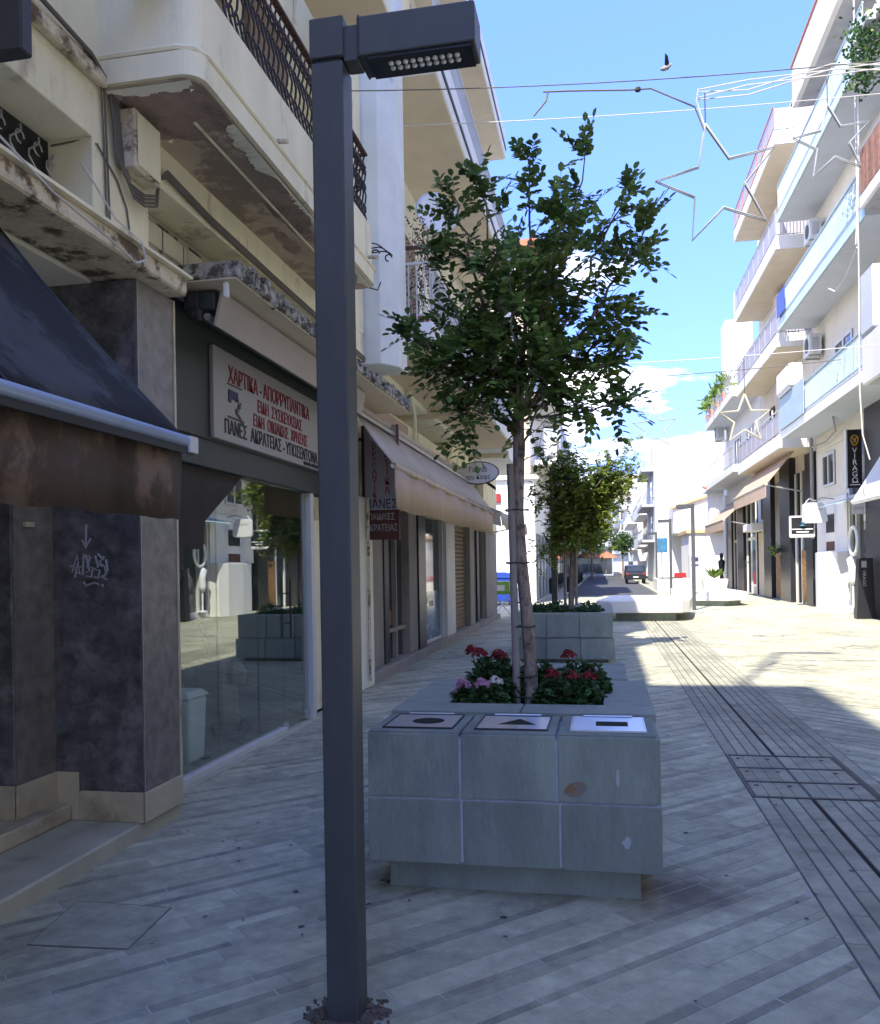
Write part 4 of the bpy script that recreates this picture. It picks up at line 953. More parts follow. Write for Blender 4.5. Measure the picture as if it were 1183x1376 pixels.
put('dark_niche', boxes((-3.12, -2.88, 9.9, 9.965, 3.95, 4.4)), m_black, b2)
for nm, z, xo, y1, ph in (('balcony', 4.5, -2.1, 20.6, 0), ('balcony', 7.95, -2.0, 20.6, .33), ('balcony', 11.55, -2.2, 20.65, .35)):
    bb = put(nm, B(-3.3, xo, 10.63, y1, z+.01, z+.28), m_white, b2, bev=.01)
    put('soffit', B(-3.3, xo-.03, 10.64, y1-.02, z-.006, z+.009), m_tansof, bb)
    if ph: put('parapet', boxes((xo-.12, xo, 10.63, y1, z+.282, z+.28+ph), (-3.0, xo-.121, 10.63, 10.75, z+.282, z+.28+ph)), m_white, bb, bev=.01)
    if nm and z > 5: put('edge_trim', B(xo+.001, xo+.02, 10.63, y1, z+.20, z+.26), m_dark, bb)
    if z < 11:
        rl = MB()
        y = 10.7
        if z < 5:
            rl.box(-3.1, xo, 10.66, 10.69, 5.54, 5.57).box(-3.1, xo, 10.66, 10.69, 4.88, 4.90)
            x = -3.05
            while x < xo: rl.box(x-.008, x+.008, 10.668, 10.684, 4.79, 5.56); x += .105
        while y < y1: rl.box(xo-.05, xo-.034, y-.008, y+.008, z+.28, z+.28+(.78 if z < 5 else .85)); y += .12
        rl.box(xo-.06, xo-.025, 10.66, y1, z+1.05+(.0 if z < 5 else .1), z+1.08+(.0 if z < 5 else .1))
        put('railing', rl, m_wframe, bb)
    if z < 11: put('balcony_door', B(-3.098, -3.05, 12.0, 14.0, z+.3, z+2.5), m_shut, b2); put('balcony_door', B(-3.098, -3.05, 15.5, 17.5, z+.3, z+2.5), m_shut, b2)
put('upper_rail', boxes((-3.1, -2.1, 10.66, 10.70, 5.74, 5.78)), m_rust, b2)
for y in (15.0, 21): put('soffit_beam', B(-3.6, -2.3, y, y+.25, 4.35, 4.49), m_tansof, b2)
b2b = put('lower_balcony', B(-3.6, -2.4, 20.75, 26.4, 4.45, 4.7), m_white, b2, bev=.01); put('parapet', B(-2.52, -2.4, 20.75, 26.4, 4.702, 5.5), m_white, b2b, bev=.01)
b2b = put('lower_balcony', B(-3.6, -2.4, 20.75, 26.4, 7.6, 7.85), m_white, b2, bev=.01); put('parapet', B(-2.52, -2.4, 20.75, 26.4, 7.852, 8.7), m_white, b2b, bev=.01)
for y0, y1, z0, z1 in ((18.65, 20.15, 3.12, 3.98), (20.65, 23.5, 3.12, 3.98)):
    w_ = put('window', B(-3.5, -3.46, y0, y1, z0, z1), m_glassd, b2)
    put('frame', boxes((-3.5, -3.40, y0, y1, z0, z0+.05), (-3.5, -3.40, y0, y1, z1-.05, z1), (-3.5, -3.40, (y0+y1)/2-.03, (y0+y1)/2+.03, z0+.051, z1-.051)), m_brown, w_)
wp = put('pink_panel', boxes((-3.3, -3.27, 11.5, 14.2, 3.35, 4.05)), mat('pinkish wall panel', (.52, .40, .35), .9, .1, 3, dirt=(.38, .24, .2), dsc=6, dth=(.5, .7), streak=.2), b2)
put('downpipe', MB().tube([(-3.24, 17.9, 2.7), (-3.24, 17.9, 4.3), (-3.1, 17.9, 4.45)], .045, 8), m_cream, b2)
put('downpipe', MB().tube([(-3.24, 14.6, 2.7), (-3.24, 14.6, 4.1), (-3.2, 14.4, 4.3), (-3.0, 13.2, 4.42)], .035, 8), m_creamw, b2)
# shop fronts
put('raised_threshold', boxes((-3.75, -3.22, 10.9, 26.4, -.05, .15)), m_greyp, b2, bev=.01)
put('cream_jamb', boxes((-3.5, -3.20, 10.95, 11.55, 0, 2.615)), m_creamw, b2, bev=.01)
put('wooden_rail', MB().tube([(-3.17, 11.2, .1), (-3.16, 11.2, 2.6)], .02, 6), m_ledge, b2)
for nm, y0, y1, M_, dx in (('door_frame', 11.6, 12.0, m_brown, 0), ('panel', 12.02, 12.65, m_greyp, 0), ('dark_frame', 12.67, 12.95, m_dark, .02), ('pilaster', 14.32, 14.95, m_greyp, .03), ('black_pilaster', 14.97, 15.6, m_black, .06),
                       ('white_pilaster', 17.72, 18.75, m_wframe, .06), ('pilaster', 20.95, 21.6, m_greyp, .06), ('pilaster', 22.5, 22.9, m_dark, 0), ('pilaster', 24.0, 26.4, m_greyp, .04)):
    put(nm, B(-3.55, WX+dx, y0, y1, .152, 2.615), M_, b2, bev=.006)
w_ = put('shop_window', B(-3.5, -3.46, 12.96, 14.30, .152, 2.615), m_glassd, b2)
put('frame', boxes((-3.459, -3.38, 13.6, 13.66, .16, 2.6), (-3.459, -3.38, 12.97, 14.29, .60, .66)), m_greyp, w_)
put('display_card', boxes((-3.459, -3.44, 13.05, 13.5, .68, .95)), m_orange, w_)
w_ = put('shop_window', B(-3.46, -3.44, 15.62, 17.70, .152, 2.615), m_glassd, b2)
put('window_film', B(-3.439, -3.43, 15.66, 17.68, .2, 1.15), m_glassb, w_); put('frame', boxes((-3.459, -3.36, 17.6, 17.71, .152, 2.615), (-3.439, -3.40, 15.62, 17.6, .152, .2)), m_wframe, w_)
for k in range(5): put('film_print', boxes((-3.429, -3.425, 15.75, 16.3, .25+k*.17, .36+k*.17)), (m_orange, m_twht, m_blue, m_twht, m_orange)[k], w_)
text('ΥΓΕΙΑ', .15, (-3.428, 16.5, .85), '+X', m_twht, w_); text('ΤΑΞΗ', .13, (-3.428, 16.6, .6), '+X', m_twht, w_)
rs = put('roller_shutter', B(-3.5, -3.47, 18.76, 20.93, .152, 2.615), m_shut, b2)
for k in range(24):
    z = .16+k*.1; put('shutter_slat', MB().prism([(-3.468, z), (-3.44, z+.02), (-3.44, z+.075), (-3.468, z+.095)], 'Y', 18.78, 20.91), m_shut, rs)
for y0, y1 in ((21.62, 22.48), (22.92, 23.98)):
    w_ = put('shop_window', B(-3.5, -3.46, y0, y1, .152, 2.615), m_glassd, b2); put('frame', boxes((-3.459, -3.40, y0, y0+.06, .16, 2.6), (-3.459, -3.40, y1-.06, y1, .16, 2.6)), m_greyp, w_)
# projecting vertical shop sign
vs = thing('vertical_sign', 'tall projecting sign with stacked red Greek letters above the shop door', 'sign', (-3.0, 11.3, 2.8))
put('board', B(-3.22, -2.76, 11.27, 11.33, 2.44, 3.6), m_sign, vs, bev=.005)
put('frame', boxes((-3.26, -3.222, 11.26, 11.34, 2.02, 3.6), (-2.758, -2.74, 11.26, 11.34, 2.02, 3.6)), m_brown, vs)
put('lower_board', B(-3.22, -2.76, 11.27, 11.33, 2.03, 2.436), m_brown, vs)
put('bracket', boxes((-3.3, -3.261, 11.28, 11.32, 2.5, 2.54), (-3.3, -3.261, 11.28, 11.32, 3.4, 3.44)), m_iron, vs)
text('\n'.join('ΑΠΟΡΡΥΠΑΝΤΙΚΑ'), .098, (-3.08, 11.268, 3.50), '-Y', m_tred, vs, 1.0, al='CENTER', ls=.82)
text('\n'.join('ΧΑΡΤΙΚΑ'), .13, (-2.90, 11.268, 3.40), '-Y', m_tred, vs, 1.0, al='CENTER', ls=.95)
text('ΠΑΝΕΣ', .17, (-2.99, 11.268, 2.46), '-Y', m_tnavy, vs, .8, al='CENTER')
text('ΠΑΙΔΙΚΕΣ\nΑΚΡΑΤΕΙΑΣ', .125, (-2.99, 11.268, 2.30), '-Y', m_sign, vs, .66, al='CENTER', ls=1.2)
# satellite dish, wall scroll, dry climber
dish = thing('satellite_dish', 'white satellite dish with a yellow capped arm on the upper balcony', 'satellite dish', (-2.2, 11.2, 6.3))
put('reflector', MB().lathe((0, 0, 0), [(.01, .0), (.12, .01), (.24, .045), (.30, .08), (.305, .085), (.24, .06), (.01, .02)], 22), m_white, dish, smooth=True)
o = dish.children[0]; o.location = Vector((-2.15, 11.35, 6.25))-org(dish)
for v in o.data.vertices: v.co += org(dish)
o.rotation_euler = (rad(80), 0, rad(28)); o.location = Vector((-2.17, 11.3, 6.4))-org(dish)
put('feed_arm', MB().tube([(-2.12, 11.3, 6.1), (-1.92, 11.0, 6.22), (-1.88, 10.98, 6.42)], .012, 6), m_wframe, dish)
put('feed_cap', MB().obox((-1.89, 10.98, 6.45), .05, .05, .05, .4, .3), mat('yellow plastic', (.72, .50, .12), .5), dish, bev=.02)
put('mount', MB().tube([(-2.3, 11.4, 5.5), (-2.3, 11.4, 6.3), (-2.2, 11.33, 6.38)], .018, 6), m_alug, dish)
sw = MB(); c_ = Vector((-2.66, 9.7, 5.45))
for k in range(3):
    pts = [(-2.95+.055*j+0*k, 9.75-.03*k, 5.46+.03*math.sin(j*.9+k)+.02*k-.0028*j*j*.5) for j in range(11)]; sw.tube(pts, .008, 5)
for cx, cz, r_ in ((-2.72, 5.38, .07), (-2.6, 5.36, .05), (-2.44, 5.3, .04), (-2.75, 5.36, .035)):
    sw.tube([(cx+r_*math.cos(t*PI/6), 9.72, cz+r_*math.sin(t*PI/6)) for t in range(10)], .009, 5)
sw.tube([(-2.85, 9.9, 5.1), (-2.7, 9.75, 4.98), (-2.58, 9.72, 4.93), (-2.54, 9.72, 5.02)], .008, 5).tube([(-2.9, 9.96, 5.47), (-2.9, 9.74, 5.47)], .01, 5)
tag(put('wall_bracket', sw, m_iron, loc=(-2.7, 9.9, 5.3)), 'wrought iron scroll bracket on the blue white wall beside the lamp post', 'bracket')
vn = thing('dry_climber', 'leafless brown climbing plant hanging on the first floor balcony railing', 'plant', (-2.5, 10.95, 4.9))
mb = MB(); lv = MB()
for k in range(26):
    x = -2.75+R.random()*.55; p = Vector((x, 10.8+R.random()*.3, 4.85)); pts = [tuple(p)]
    for j in range(11): p = p+Vector((R.gauss(0, .035), R.gauss(0, .03), R.uniform(.08, .17))); pts.append(tuple(p))
    mb.tube(pts[:R.randint(5, 12)], .004, 3)
    for q in pts[2:]:
        for _ in range(3): leaflet(lv, Vector(q)+rv(.025), rv(1), rv(1), .045, .02)
put('stems', mb, m_bark, vn); put('dry_leaves', lv, m_rust, vn, kind='stuff')
pt = thing('flower_pot', 'terracotta bowl on the balcony floor behind the white railing', 'pot', (-2.3, 10.95, 4.79))
put('pot', MB().lathe((-2.36, 10.9, 4.79), [(.10, 0), (.17, .10), (.18, .13), (.16, .13)], 14), m_tile, pt, smooth=True); put('soil', MB().lathe((-2.36, 10.9, 4.9), [(.15, 0), (.15, .012)], 12), m_soil, pt)
# oval sign and the second awning
ov = thing('oval_sign', 'oval white hanging shop sign half hidden by leaves', 'sign', (-2.7, 17.5, 3.5))
put('board', MB().prism([(-2.55+.42*math.cos(k*PI/14), 3.58+.22*math.sin(k*PI/14)) for k in range(28)], 'Y', 17.47, 17.53), m_signw, ov)
put('rim', MB().tube([(-2.55+.425*math.cos(k*PI/14), 17.5, 3.58+.225*math.sin(k*PI/14)) for k in range(29)], .02, 6, False), m_dark, ov)
put('bracket', MB().tube([(-3.3, 17.5, 3.6), (-2.97, 17.5, 3.6)], .015, 6), m_iron, ov)
text('Γωνιά', .15, (-2.55, 17.468, 3.60), '-Y', m_tblk, ov, .9, al='CENTER'); text('του Καφέ', .13, (-2.55, 17.468, 3.45), '-Y', m_tblk, ov, .9, al='CENTER')
aw3 = thing('awning', 'striped cream awning with scalloped valance beyond the beige one', 'awning', (-2.7, 18, 3))
cv = MB()
for k in range(25):
    y = 18.7+k*.27; sg_ = .03*math.sin(k*1.3); cv.v += [(-3.28, y, 3.25), (-2.8, y, 3.05+sg_), (-2.25, y, 2.85+sg_*.4), (-2.2, y, 2.5+.05*math.sin(k*1.5))]
for k in range(24): cv.f += [(k*4+i, k*4+i+1, k*4+i+5, k*4+i+4) for i in range(3)]
o = put('canopy', cv, mat('striped cream canvas', (.42, .38, .30), .9, .16, 5, streak=.3, dirt=(.28, .24, .18), dsc=3), aw3, smooth=True); o.modifiers.new('thickness', 'SOLIDIFY').thickness = .004
put('side_flap', MB().prism([(-3.28, 3.24), (-2.25, 2.84), (-2.22, 2.5), (-2.6, 2.65), (-3.2, 2.9)], 'Y', 18.67, 18.69), m_awnroll, aw3)
put('frame', MB().tube([(-3.3, 18.9, 2.6), (-2.25, 18.9, 2.8)], .02, 5).tube([(-3.3, 24.8, 2.6), (-2.25, 24.8, 2.8)], .02, 5), m_alug, aw3)
# table, crates, chair, container
tb = thing('bistro_table', 'small metal folding table outside the last shop on the left', 'table', (-3.1, 27.7, 0))
put('table_top', B(-3.65, -2.95, 27.4, 28.1, .70, .73), m_green, tb); put('leg', MB().tube([(-3.6, 27.6, 0), (-3.0, 27.6, .70)], .02, 5), m_steel, tb); put('leg', MB().tube([(-3.0, 27.6, 0), (-3.6, 27.6, .70)], .02, 5), m_steel, tb)
cr_ = thing('crate', 'yellow green cardboard crate standing on the folding table', 'crate', (-3.3, 27.75, .73))
put('crate_body', B(-3.6, -3.05, 27.5, 28.0, .732, 1.12), m_green, cr_, bev=.01); put('crate_label', B(-3.45, -3.2, 27.49, 27.499, .82, 1.0), m_signw, cr_)
ch = thing('chair', 'metal terrace chair with dark seat beside the folding table', 'chair', (-2.6, 27.2, 0))
put('seat', B(-2.9, -2.45, 27.0, 27.45, .44, .47), m_dark, ch, bev=.01); put('backrest', boxes((-2.48, -2.45, 27.0, 27.45, .60, .85), (-2.48, -2.455, 27.0, 27.03, .47, .6), (-2.48, -2.455, 27.42, 27.45, .47, .6)), m_steel, ch)
for x in (-2.88, -2.47):
    for y in (27.02, 27.43): put('leg', MB().tube([(x+(x+2.67)*.3, y, 0), (x, y, .44)], .013, 5), m_steel, ch)
ct = thing('waste_container', 'blue wheeled waste container against the white side wall', 'waste container', (-4.3, 35.3, 0))
put('body', taper(MB(), -4.3, 35.4, .15, 1.10, .48, .42, .62, .5), m_blue, ct, bev=.02); put('lid', MB().prism([(-4.96, 1.11), (-4.9, 1.28), (-4.5, 1.36), (-4.1, 1.36), (-3.7, 1.28), (-3.64, 1.11)], 'Y', 34.86, 35.94), m_blue, ct, bev=.01)
put('reflector_strip', B(-3.86, -3.74, 34.87, 34.89, .6, 1.0), m_redp, ct); put('reflector_strip', B(-4.86, -4.74, 34.87, 34.89, .6, 1.0), m_redp, ct)
for x in (-4.7, -3.9): put('wheel', MB().tube([(x-.03, 35.1, .08), (x+.03, 35.1, .08)], .08, 12), m_dark, ct)

# ------------------------------------------------------------------ third left building beyond the side street
b3 = thing('tall_tan_building', 'tall tan and white building behind the trees with a white side wall', 'building', (-5, 41, 0))
put('walls', boxes((-14, -2.9, 36.5, 46, 0, 5.3), (-14, -3.1, 36.5, 46, 5.3, 15.2)), m_white, b3)
put('tan_side', B(-6, -3.05, 36.42, 36.498, 5.6, 15.1), m_tan, b3)
put('cornice', B(-6, -2.7, 36.3, 46, 5.31, 5.5), m_rwhite, b3, bev=.02); put('roof_tiles', B(-8, -2.6, 36.1, 46.2, 15.21, 15.5), m_tile, b3)
for z in (6.2, 9.2, 12.2):
    f_ = put('balcony', B(-3.09, -1.95, 37, 45.5, z-.2, z), m_rwhite, b3); put('parapet', B(-2.05, -1.95, 37, 45.5, z+.002, z+.9), m_rwhite, f_)
    for x in (-5.2, -4.2): put('window', B(x, x+.6, 36.40, 36.418, z+.8, z+2), m_glassd, b3)
for i, y in enumerate((37.2, 39.4, 41.6, 43.8)):
    w_ = put('shop_window', B(-2.899, -2.86, y, y+1.7, .1, 3.0), m_glassd, b3); put('frame', boxes((-2.859, -2.82, y, y+.1, .1, 3.0), (-2.859, -2.82, y+1.6, y+1.7, .1, 3.0)), m_farg, w_)
rs_ = thing('red_sign', 'small red square sign on the white side wall', 'sign', (-4.6, 36.3, 4.6)); put('panel', B(-4.85, -4.35, 36.38, 36.49, 4.35, 4.75), m_redp, rs_, bev=.02); put('bracket', B(-4.9, -4.851, 36.4, 36.49, 4.5, 4.6), m_dark, rs_)
# far left row
far_rows = [('far_shop_building', 'low far shop building with the green pharmacy cross', -2.7, 46.4, 60, 7.5, m_farc), ('far_apartment_building', 'grey far apartment building left of the road', -2.9, 60.5, 78, 12, m_farg), ('far_apartment_building', 'pale far building at the end of the left row', -3.0, 79, 110, 11, m_farw)]
def windows(parent, X, y0, y1, z0, z1, step=2.6, storey=3.2, s_=1, bal=True):
    z = z0
    while z+2 < z1:
        y = y0+.8
        while y+1.2 < y1:
            a_, b_ = (X, X+.03) if s_ > 0 else (X-.03, X)
            w_ = put('window', B(a_, b_, y, y+1.3, z+.3, z+2.2), m_glassd, parent); y += step
        if bal: put('balcony', boxes((min(X, X+s_*1.1), max(X, X+s_*1.1), y0+.4, y1-.4, z-.15, z+.05), (min(X+s_*1.02, X+s_*1.1), max(X+s_*1.02, X+s_*1.1), y0+.4, y1-.4, z+.052, z+.95)), m_farw, parent)
        z += storey
for nm, lb_, X, y0, y1, h_, M_ in far_rows:
    b_ = thing(nm, lb_, 'building', (X, (y0+y1)/2, 0)); put('walls', B(-13, X, y0, y1, 0, h_), M_, b_); windows(b_, X+.001, y0, y1, 3.6, h_)
    y = y0+.5; i = 0
    while y+2.5 < y1:
        put('shop_window', B(X+.001, X+.05, y, y+2.3, .1, 2.8), m_glassd, b_); y += 2.9; i += 1
ph = thing('pharmacy_cross', 'lit green pharmacy cross sticking out over the far left pavement', 'sign', (-1.75, 47.5, 3))
put('cross', boxes((-2.02, -1.48, 47.4, 47.55, 2.55, 2.77), (-1.86, -1.64, 47.38, 47.57, 2.39, 2.93)), m_cross, ph, bev=.01); put('bracket', B(-2.7, -2.021, 47.45, 47.5, 2.65, 2.7), m_dark, ph)
for i, (y, M_, lb_) in enumerate(((48.5, m_awnroll, 'folded pale awning hanging beyond the green cross'), (55, m_dgrey, 'dark green awning over the far left cafe'), (64, m_farw, 'white far awning on the left row'))):
    t = thing('awning', lb_, 'awning', (-2.2, y, 3)); put('canopy', MB().sheet((-2.7, y, 4.6-.5*i), (-2.7, y+4, 4.6-.5*i), (-1.3, y+4, 3.3-.4*i), (-1.3, y, 3.3-.4*i), .03), M_, t); put('front_bar', MB().tube([(-1.3, y, 3.28-.4*i), (-1.3, y+4, 3.28-.4*i)], .04, 6), m_alug, t)

# ------------------------------------------------------------------ unseen tall building and mast behind the camera, shaped to shade the paving
b0 = thing('unseen_shade_building', 'tall unseen building on the left behind the viewpoint, sized to shade the near paving', 'building', (-6, -14, 0))
put('walls', boxes((-16, -3.0, -34, -4.95, 0, 18.0)), m_creamw, b0); put('roof_slab', B(-16, -2.3, -34, -4.92, 18.002, 18.7), m_white, b0)
for z in (4, 7.2, 10.4, 13.6): put('balcony', boxes((-3.0, -1.95, -33, -5.6, z, z+.2), (-2.05, -1.95, -33, -5.6, z+.202, z+1.1)), m_white, b0)
windows(b0, -2.999, -33, -6, 4.2, 17, bal=False)
put('shop_window', B(-2.999, -2.95, -30, -6, .3, 3.2), m_glassd, b0)
ms = thing('shadow_mast', 'unseen mast on the roof edge, added for its shadow on the paving', 'antenna', (-3.3, -5.3, 18.7))
put('mast', MB().tube([(-3.3, -5.3, 18.6), (-3.3, -5.3, 23.9)], .06, 8), m_alug, ms); put('cross_arm', boxes((-3.35, -2.3, -5.36, -5.24, 23.75, 23.95)), m_alug, ms)
# ------------------------------------------------------------------ right side buildings
RX = 7.4
def acunit(x, y, z, label, s_=1.0, rz=0):
    t = thing('air_conditioner', label, 'air conditioner', (x, y, z), 'air conditioner units on the right buildings')
    put('casing', B(x-.18*s_, x+.18*s_, y-.42*s_, y+.42*s_, z, z+.62*s_), m_ac, t, bev=.02)
    put('fan_grille', MB().tube([(x-.19*s_, y-.08*s_, z+.31*s_), (x-.2*s_, y-.08*s_, z+.31*s_)], .22*s_, 16), m_dark, t)
    put('side_vent', B(x-.1*s_, x+.1*s_, y-.44*s_, y-.421*s_, z+.1*s_, z+.5*s_), m_rdirty, t)
    put('bracket', boxes((x-.18*s_, x+.3*s_, y-.3*s_, y-.26*s_, z-.05, z-.002), (x-.18*s_, x+.3*s_, y+.26*s_, y+.3*s_, z-.05, z-.002)), m_alug, t)
    return t
def rail(parent, xo, y0, y1, z, h, step, M_, name='railing', ends=True, xi=None):
    q = MB().box(xo-.04, xo, y0, y1, z+h-.04, z+h).box(xo-.03, xo-.01, y0, y1, z+.08, z+.11)
    y = y0+.02
    while y < y1: q.box(xo-.03, xo-.01, y-.01, y+.01, z, z+h-.041); y += step
    if ends and xi:
        x = xo+.1
        while x < xi: q.box(x-.01, x+.01, y1-.03, y1-.01, z, z+h-.04); x += step
        q.box(xo, xi, y1-.04, y1, z+h-.04, z+h)
    return put(name, q, M_, parent)
def slidewin(parent, y0, y1, z0, z1, X=RX, M_=None):
    w_ = put('window', B(X-.02, X-.001, y0, y1, z0, z1), m_glassd, parent)
    ym = (y0+y1)/2
    put('frame', boxes((X-.06, X-.021, y0, y0+.08, z0, z1), (X-.06, X-.021, y1-.08, y1, z0, z1), (X-.06, X-.021, ym-.05, ym+.05, z0, z1), (X-.055, X-.021, y0+.08, y1-.08, z1-.08, z1), (X-.055, X-.021, y0+.08, y1-.08, z0, z0+.08)), M_ or m_wframe, w_)
# --- light blue edged apartment building
r1 = thing('blue_edged_building', 'pale apartment building with light blue balcony edges and slatted railings', 'building', (RX, 26.5, 0))
put('walls', boxes((RX, 16, 21.62, 31.95, 5.4, 17.2), (RX+.25, 16, 21.62, 31.95, 0, 5.4)), m_rcream, r1)
for i, (z, ya) in enumerate(((5.95, 21.65), (9.8, 21.65), (13.6, 21.65))):
    bb = put('balcony', B(6.22, RX, ya, 31.75, z+.01, z+.28), m_rwhite, r1)
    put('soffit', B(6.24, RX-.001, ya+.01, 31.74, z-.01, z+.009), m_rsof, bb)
    put('edge_band', B(6.185, 6.219, ya, 31.76, z-.02, z+.32), m_lblue if i else m_white, bb)
    put('dark_trim', B(6.178, 6.184, ya, 31.76, z+.27, z+.31), m_alug, bb)
    rail(bb, 6.24, ya, 31.72, z+.30, .95, .115, m_rail, xi=RX)
    for y in (23.2, 27.2): slidewin(r1, y, y+1.9, z+.3, z+2.6)
    slidewin(r1, 30.0, 31.0, z+1.0, z+2.3)
bb = put('roof_balcony', B(6.25, RX, 21.65, 28.6, 16.0, 16.25), m_rdirty, r1); put('parapet', B(6.1, 6.249, 21.65, 28.6, 16.0, 17.25), m_rwhite, bb); put('parapet_end', B(6.25, RX, 28.45, 28.6, 16.252, 17.25), m_rwhite, bb); put('cap', B(6.05, 6.3, 21.6, 28.65, 17.252, 17.3), m_tile, bb)
ty = put('fabric_screen', B(6.12, 6.14, 27.9, 31.5, 6.2, 7.3), m_rail, r1)
put('blue_panel', B(6.12, 6.135, 30.4, 31.7, 10.15, 10.95), m_blue, r1)
ab = thing('awning_box', 'white folded awning box on the first blue edged balcony', 'awning', (6.4, 30, 7.4)); put('box', B(6.0, 6.45, 29.3, 31.4, 7.35, 8.1), m_rwhite, ab, bev=.08, seg=2); put('arm', B(6.05, 6.12, 29.4, 31.3, 7.28, 7.349), m_alug, ab)
acunit(7.1, 27.6, 10.0, 'air conditioner with round fan under the third blue balcony, at the right edge', 1.05)
acunit(7.1, 30.9, 8.6, 'weathered air conditioner below the second blue balcony', 1.1)
acunit(7.1, 30.6, 12.4, 'air conditioner under the blue balcony of the third floor', 1.05)
# shops under it
put('upper_shop_wall', boxes((RX+.0, RX+.24, 28.0, 31.95, 3.7, 5.39), (RX-.02, RX+.24, 21.62, 28.0, 5.2, 5.39)), m_rcream, r1)
slidewin(r1, 29.4, 30.9, 4.1, 5.2)
put('dark_cladding', B(RX-.06, RX+.24, 24.0, 26.1, 0, 6.0), m_dark, r1, bev=.01)
w_ = put('shop_window', B(RX+.1, RX+.2, 26.12, 28.0, .2, 5.19), m_glassd, r1); put('frame', boxes((RX+.0, RX+.099, 27.9, 28.0, .1, 5.19), (RX+.0, RX+.099, 26.12, 27.899, 3.4, 3.6), (RX, RX+.099, 27.2, 27.3, .1, 3.39)), m_wframe, w_)
put('white_base', B(RX+.0, RX+.2, 26.12, 28.0, -.02, .2), m_rwhite, w_)
cw = put('curved_wall', MB().prism([(RX+.24, 28.05), (RX-.35, 28.05), (RX-.52, 28.5), (RX-.5, 29.8), (RX-.3, 31.0), (RX-.05, 31.6), (RX+.24, 31.7)], 'Z', -.02, 1.9), m_rwhite, r1, bev=.02)
put('entrance_wall', boxes((RX-.02, RX+.24, 28.1, 31.9, 1.9, 3.69)), m_rwhite, r1)
put('glass_canopy', MB().sheet((6.6, 26.2, 3.25), (6.6, 28.4, 3.25), (7.38, 28.4, 3.5), (7.38, 26.2, 3.5), .02), m_rail, r1)
put('poster', B(RX-.035, RX-.021, 29.6, 30.6, 2.55, 3.15), m_black, r1); put('wooden_plaque', B(RX-.035, RX-.021, 29.6, 30.6, 1.95, 2.25), m_brown, r1)
mq = thing('mannequin_display', 'pale mannequin display in the window under the black and gold sign', 'display', (7.2, 27.1, .2))
put('torso', MB().lathe((7.30, 27.3, .9), [(.08, 0), (.14, .2), (.11, .45), (.17, .75), (.06, .85)], 12), m_white, mq, smooth=True); put('ring', MB().tube([(7.28, 27.1+.42*math.cos(k*PI/8), 2.2+.42*math.sin(k*PI/8)) for k in range(17)], .05, 6, False), m_white, mq); put('base', MB().lathe((7.3, 27.3, .2), [(.18, 0), (.18, .04), (.03, .06), (.03, .7)], 12), m_white, mq)
vb = thing('black_totem_sign', 'leaning black pedestal sign on the pavement at the right edge', 'sign', (6.85, 25.3, 0))
put('panel', MB().prism([(6.82, 0), (7.3, 0), (7.26, 1.68), (6.9, 1.68)], 'Y', 25.15, 25.5), m_black, vb, bev=.02); put('label', B(6.95, 7.08, 25.14, 25.149, 1.42, 1.6), m_sign, vb)
text('VIRAGO', .12, (6.98, 25.145, 1.34), '-Y', m_sign, vb, 1).rotation_euler = (PI/2, PI/2, 0)
vg = thing('virago_sign', 'tall black projecting sign with gold crest and white vertical letters', 'sign', (7.2, 26.5, 4.5))
put('board', B(6.98, 7.38, 26.46, 26.6, 3.72, 5.42), m_black, vg, bev=.01); put('edge', B(6.94, 6.979, 26.44, 26.62, 3.70, 5.44), m_wframe, vg); put('bracket', boxes((7.381, 7.46, 26.5, 26.56, 5.2, 5.26), (7.381, 7.46, 26.5, 26.56, 3.9, 3.96)), m_alug, vg)
text('V\nI\nR\nA\nG\nO', .215, (7.18, 26.455, 4.74), '-Y', m_twht, vg, 1.0, al='CENTER', ls=.80)
gold = mat('gold emblem', (.62, .36, .05), .5, .1)
em = MB().tube([(7.18+.10*math.cos(k*PI/8)*(1 if k < 8 else .95), 26.45, 5.12+.13*math.sin(k*PI/8)-(.03 if k in (11, 12, 13) else 0)) for k in range(17)], .016, 5, False)
em.tube([(7.13, 26.45, 5.2), (7.18, 26.45, 5.02), (7.23, 26.45, 5.2)], .014, 5).tube([(7.15, 26.45, 5.05), (7.18, 26.45, 5.16), (7.21, 26.45, 5.05)], .012, 5)
put('crest', em, gold, vg); put('underline', boxes((7.10, 7.27, 26.45, 26.458, 3.87, 3.90), (7.04, 7.33, 26.45, 26.458, 3.80, 3.825)), m_twht, vg)
s1 = thing('rounded_sign', 'white rounded rectangular sign above the dark one on the right pavement', 'sign', (6.8, 29.5, 3.2)); put('panel', MB().prism([(6.40, 2.92), (6.47, 2.85), (7.07, 2.85), (7.17, 2.92), (7.11, 3.4), (7.0, 3.52), (6.5, 3.52), (6.40, 3.45)], 'Y', 29.5, 29.65), m_signw, s1, bev=.02); put('scroll', MB().tube([(6.5, 29.57, 3.53), (6.62, 29.57, 3.66), (6.8, 29.57, 3.58), (7.0, 29.57, 3.68), (7.4, 29.57, 3.62)], .02, 5), m_alug, s1); text('VARDAS', .14, (6.52, 29.495, 3.28), '-Y', m_alug, s1, .9)
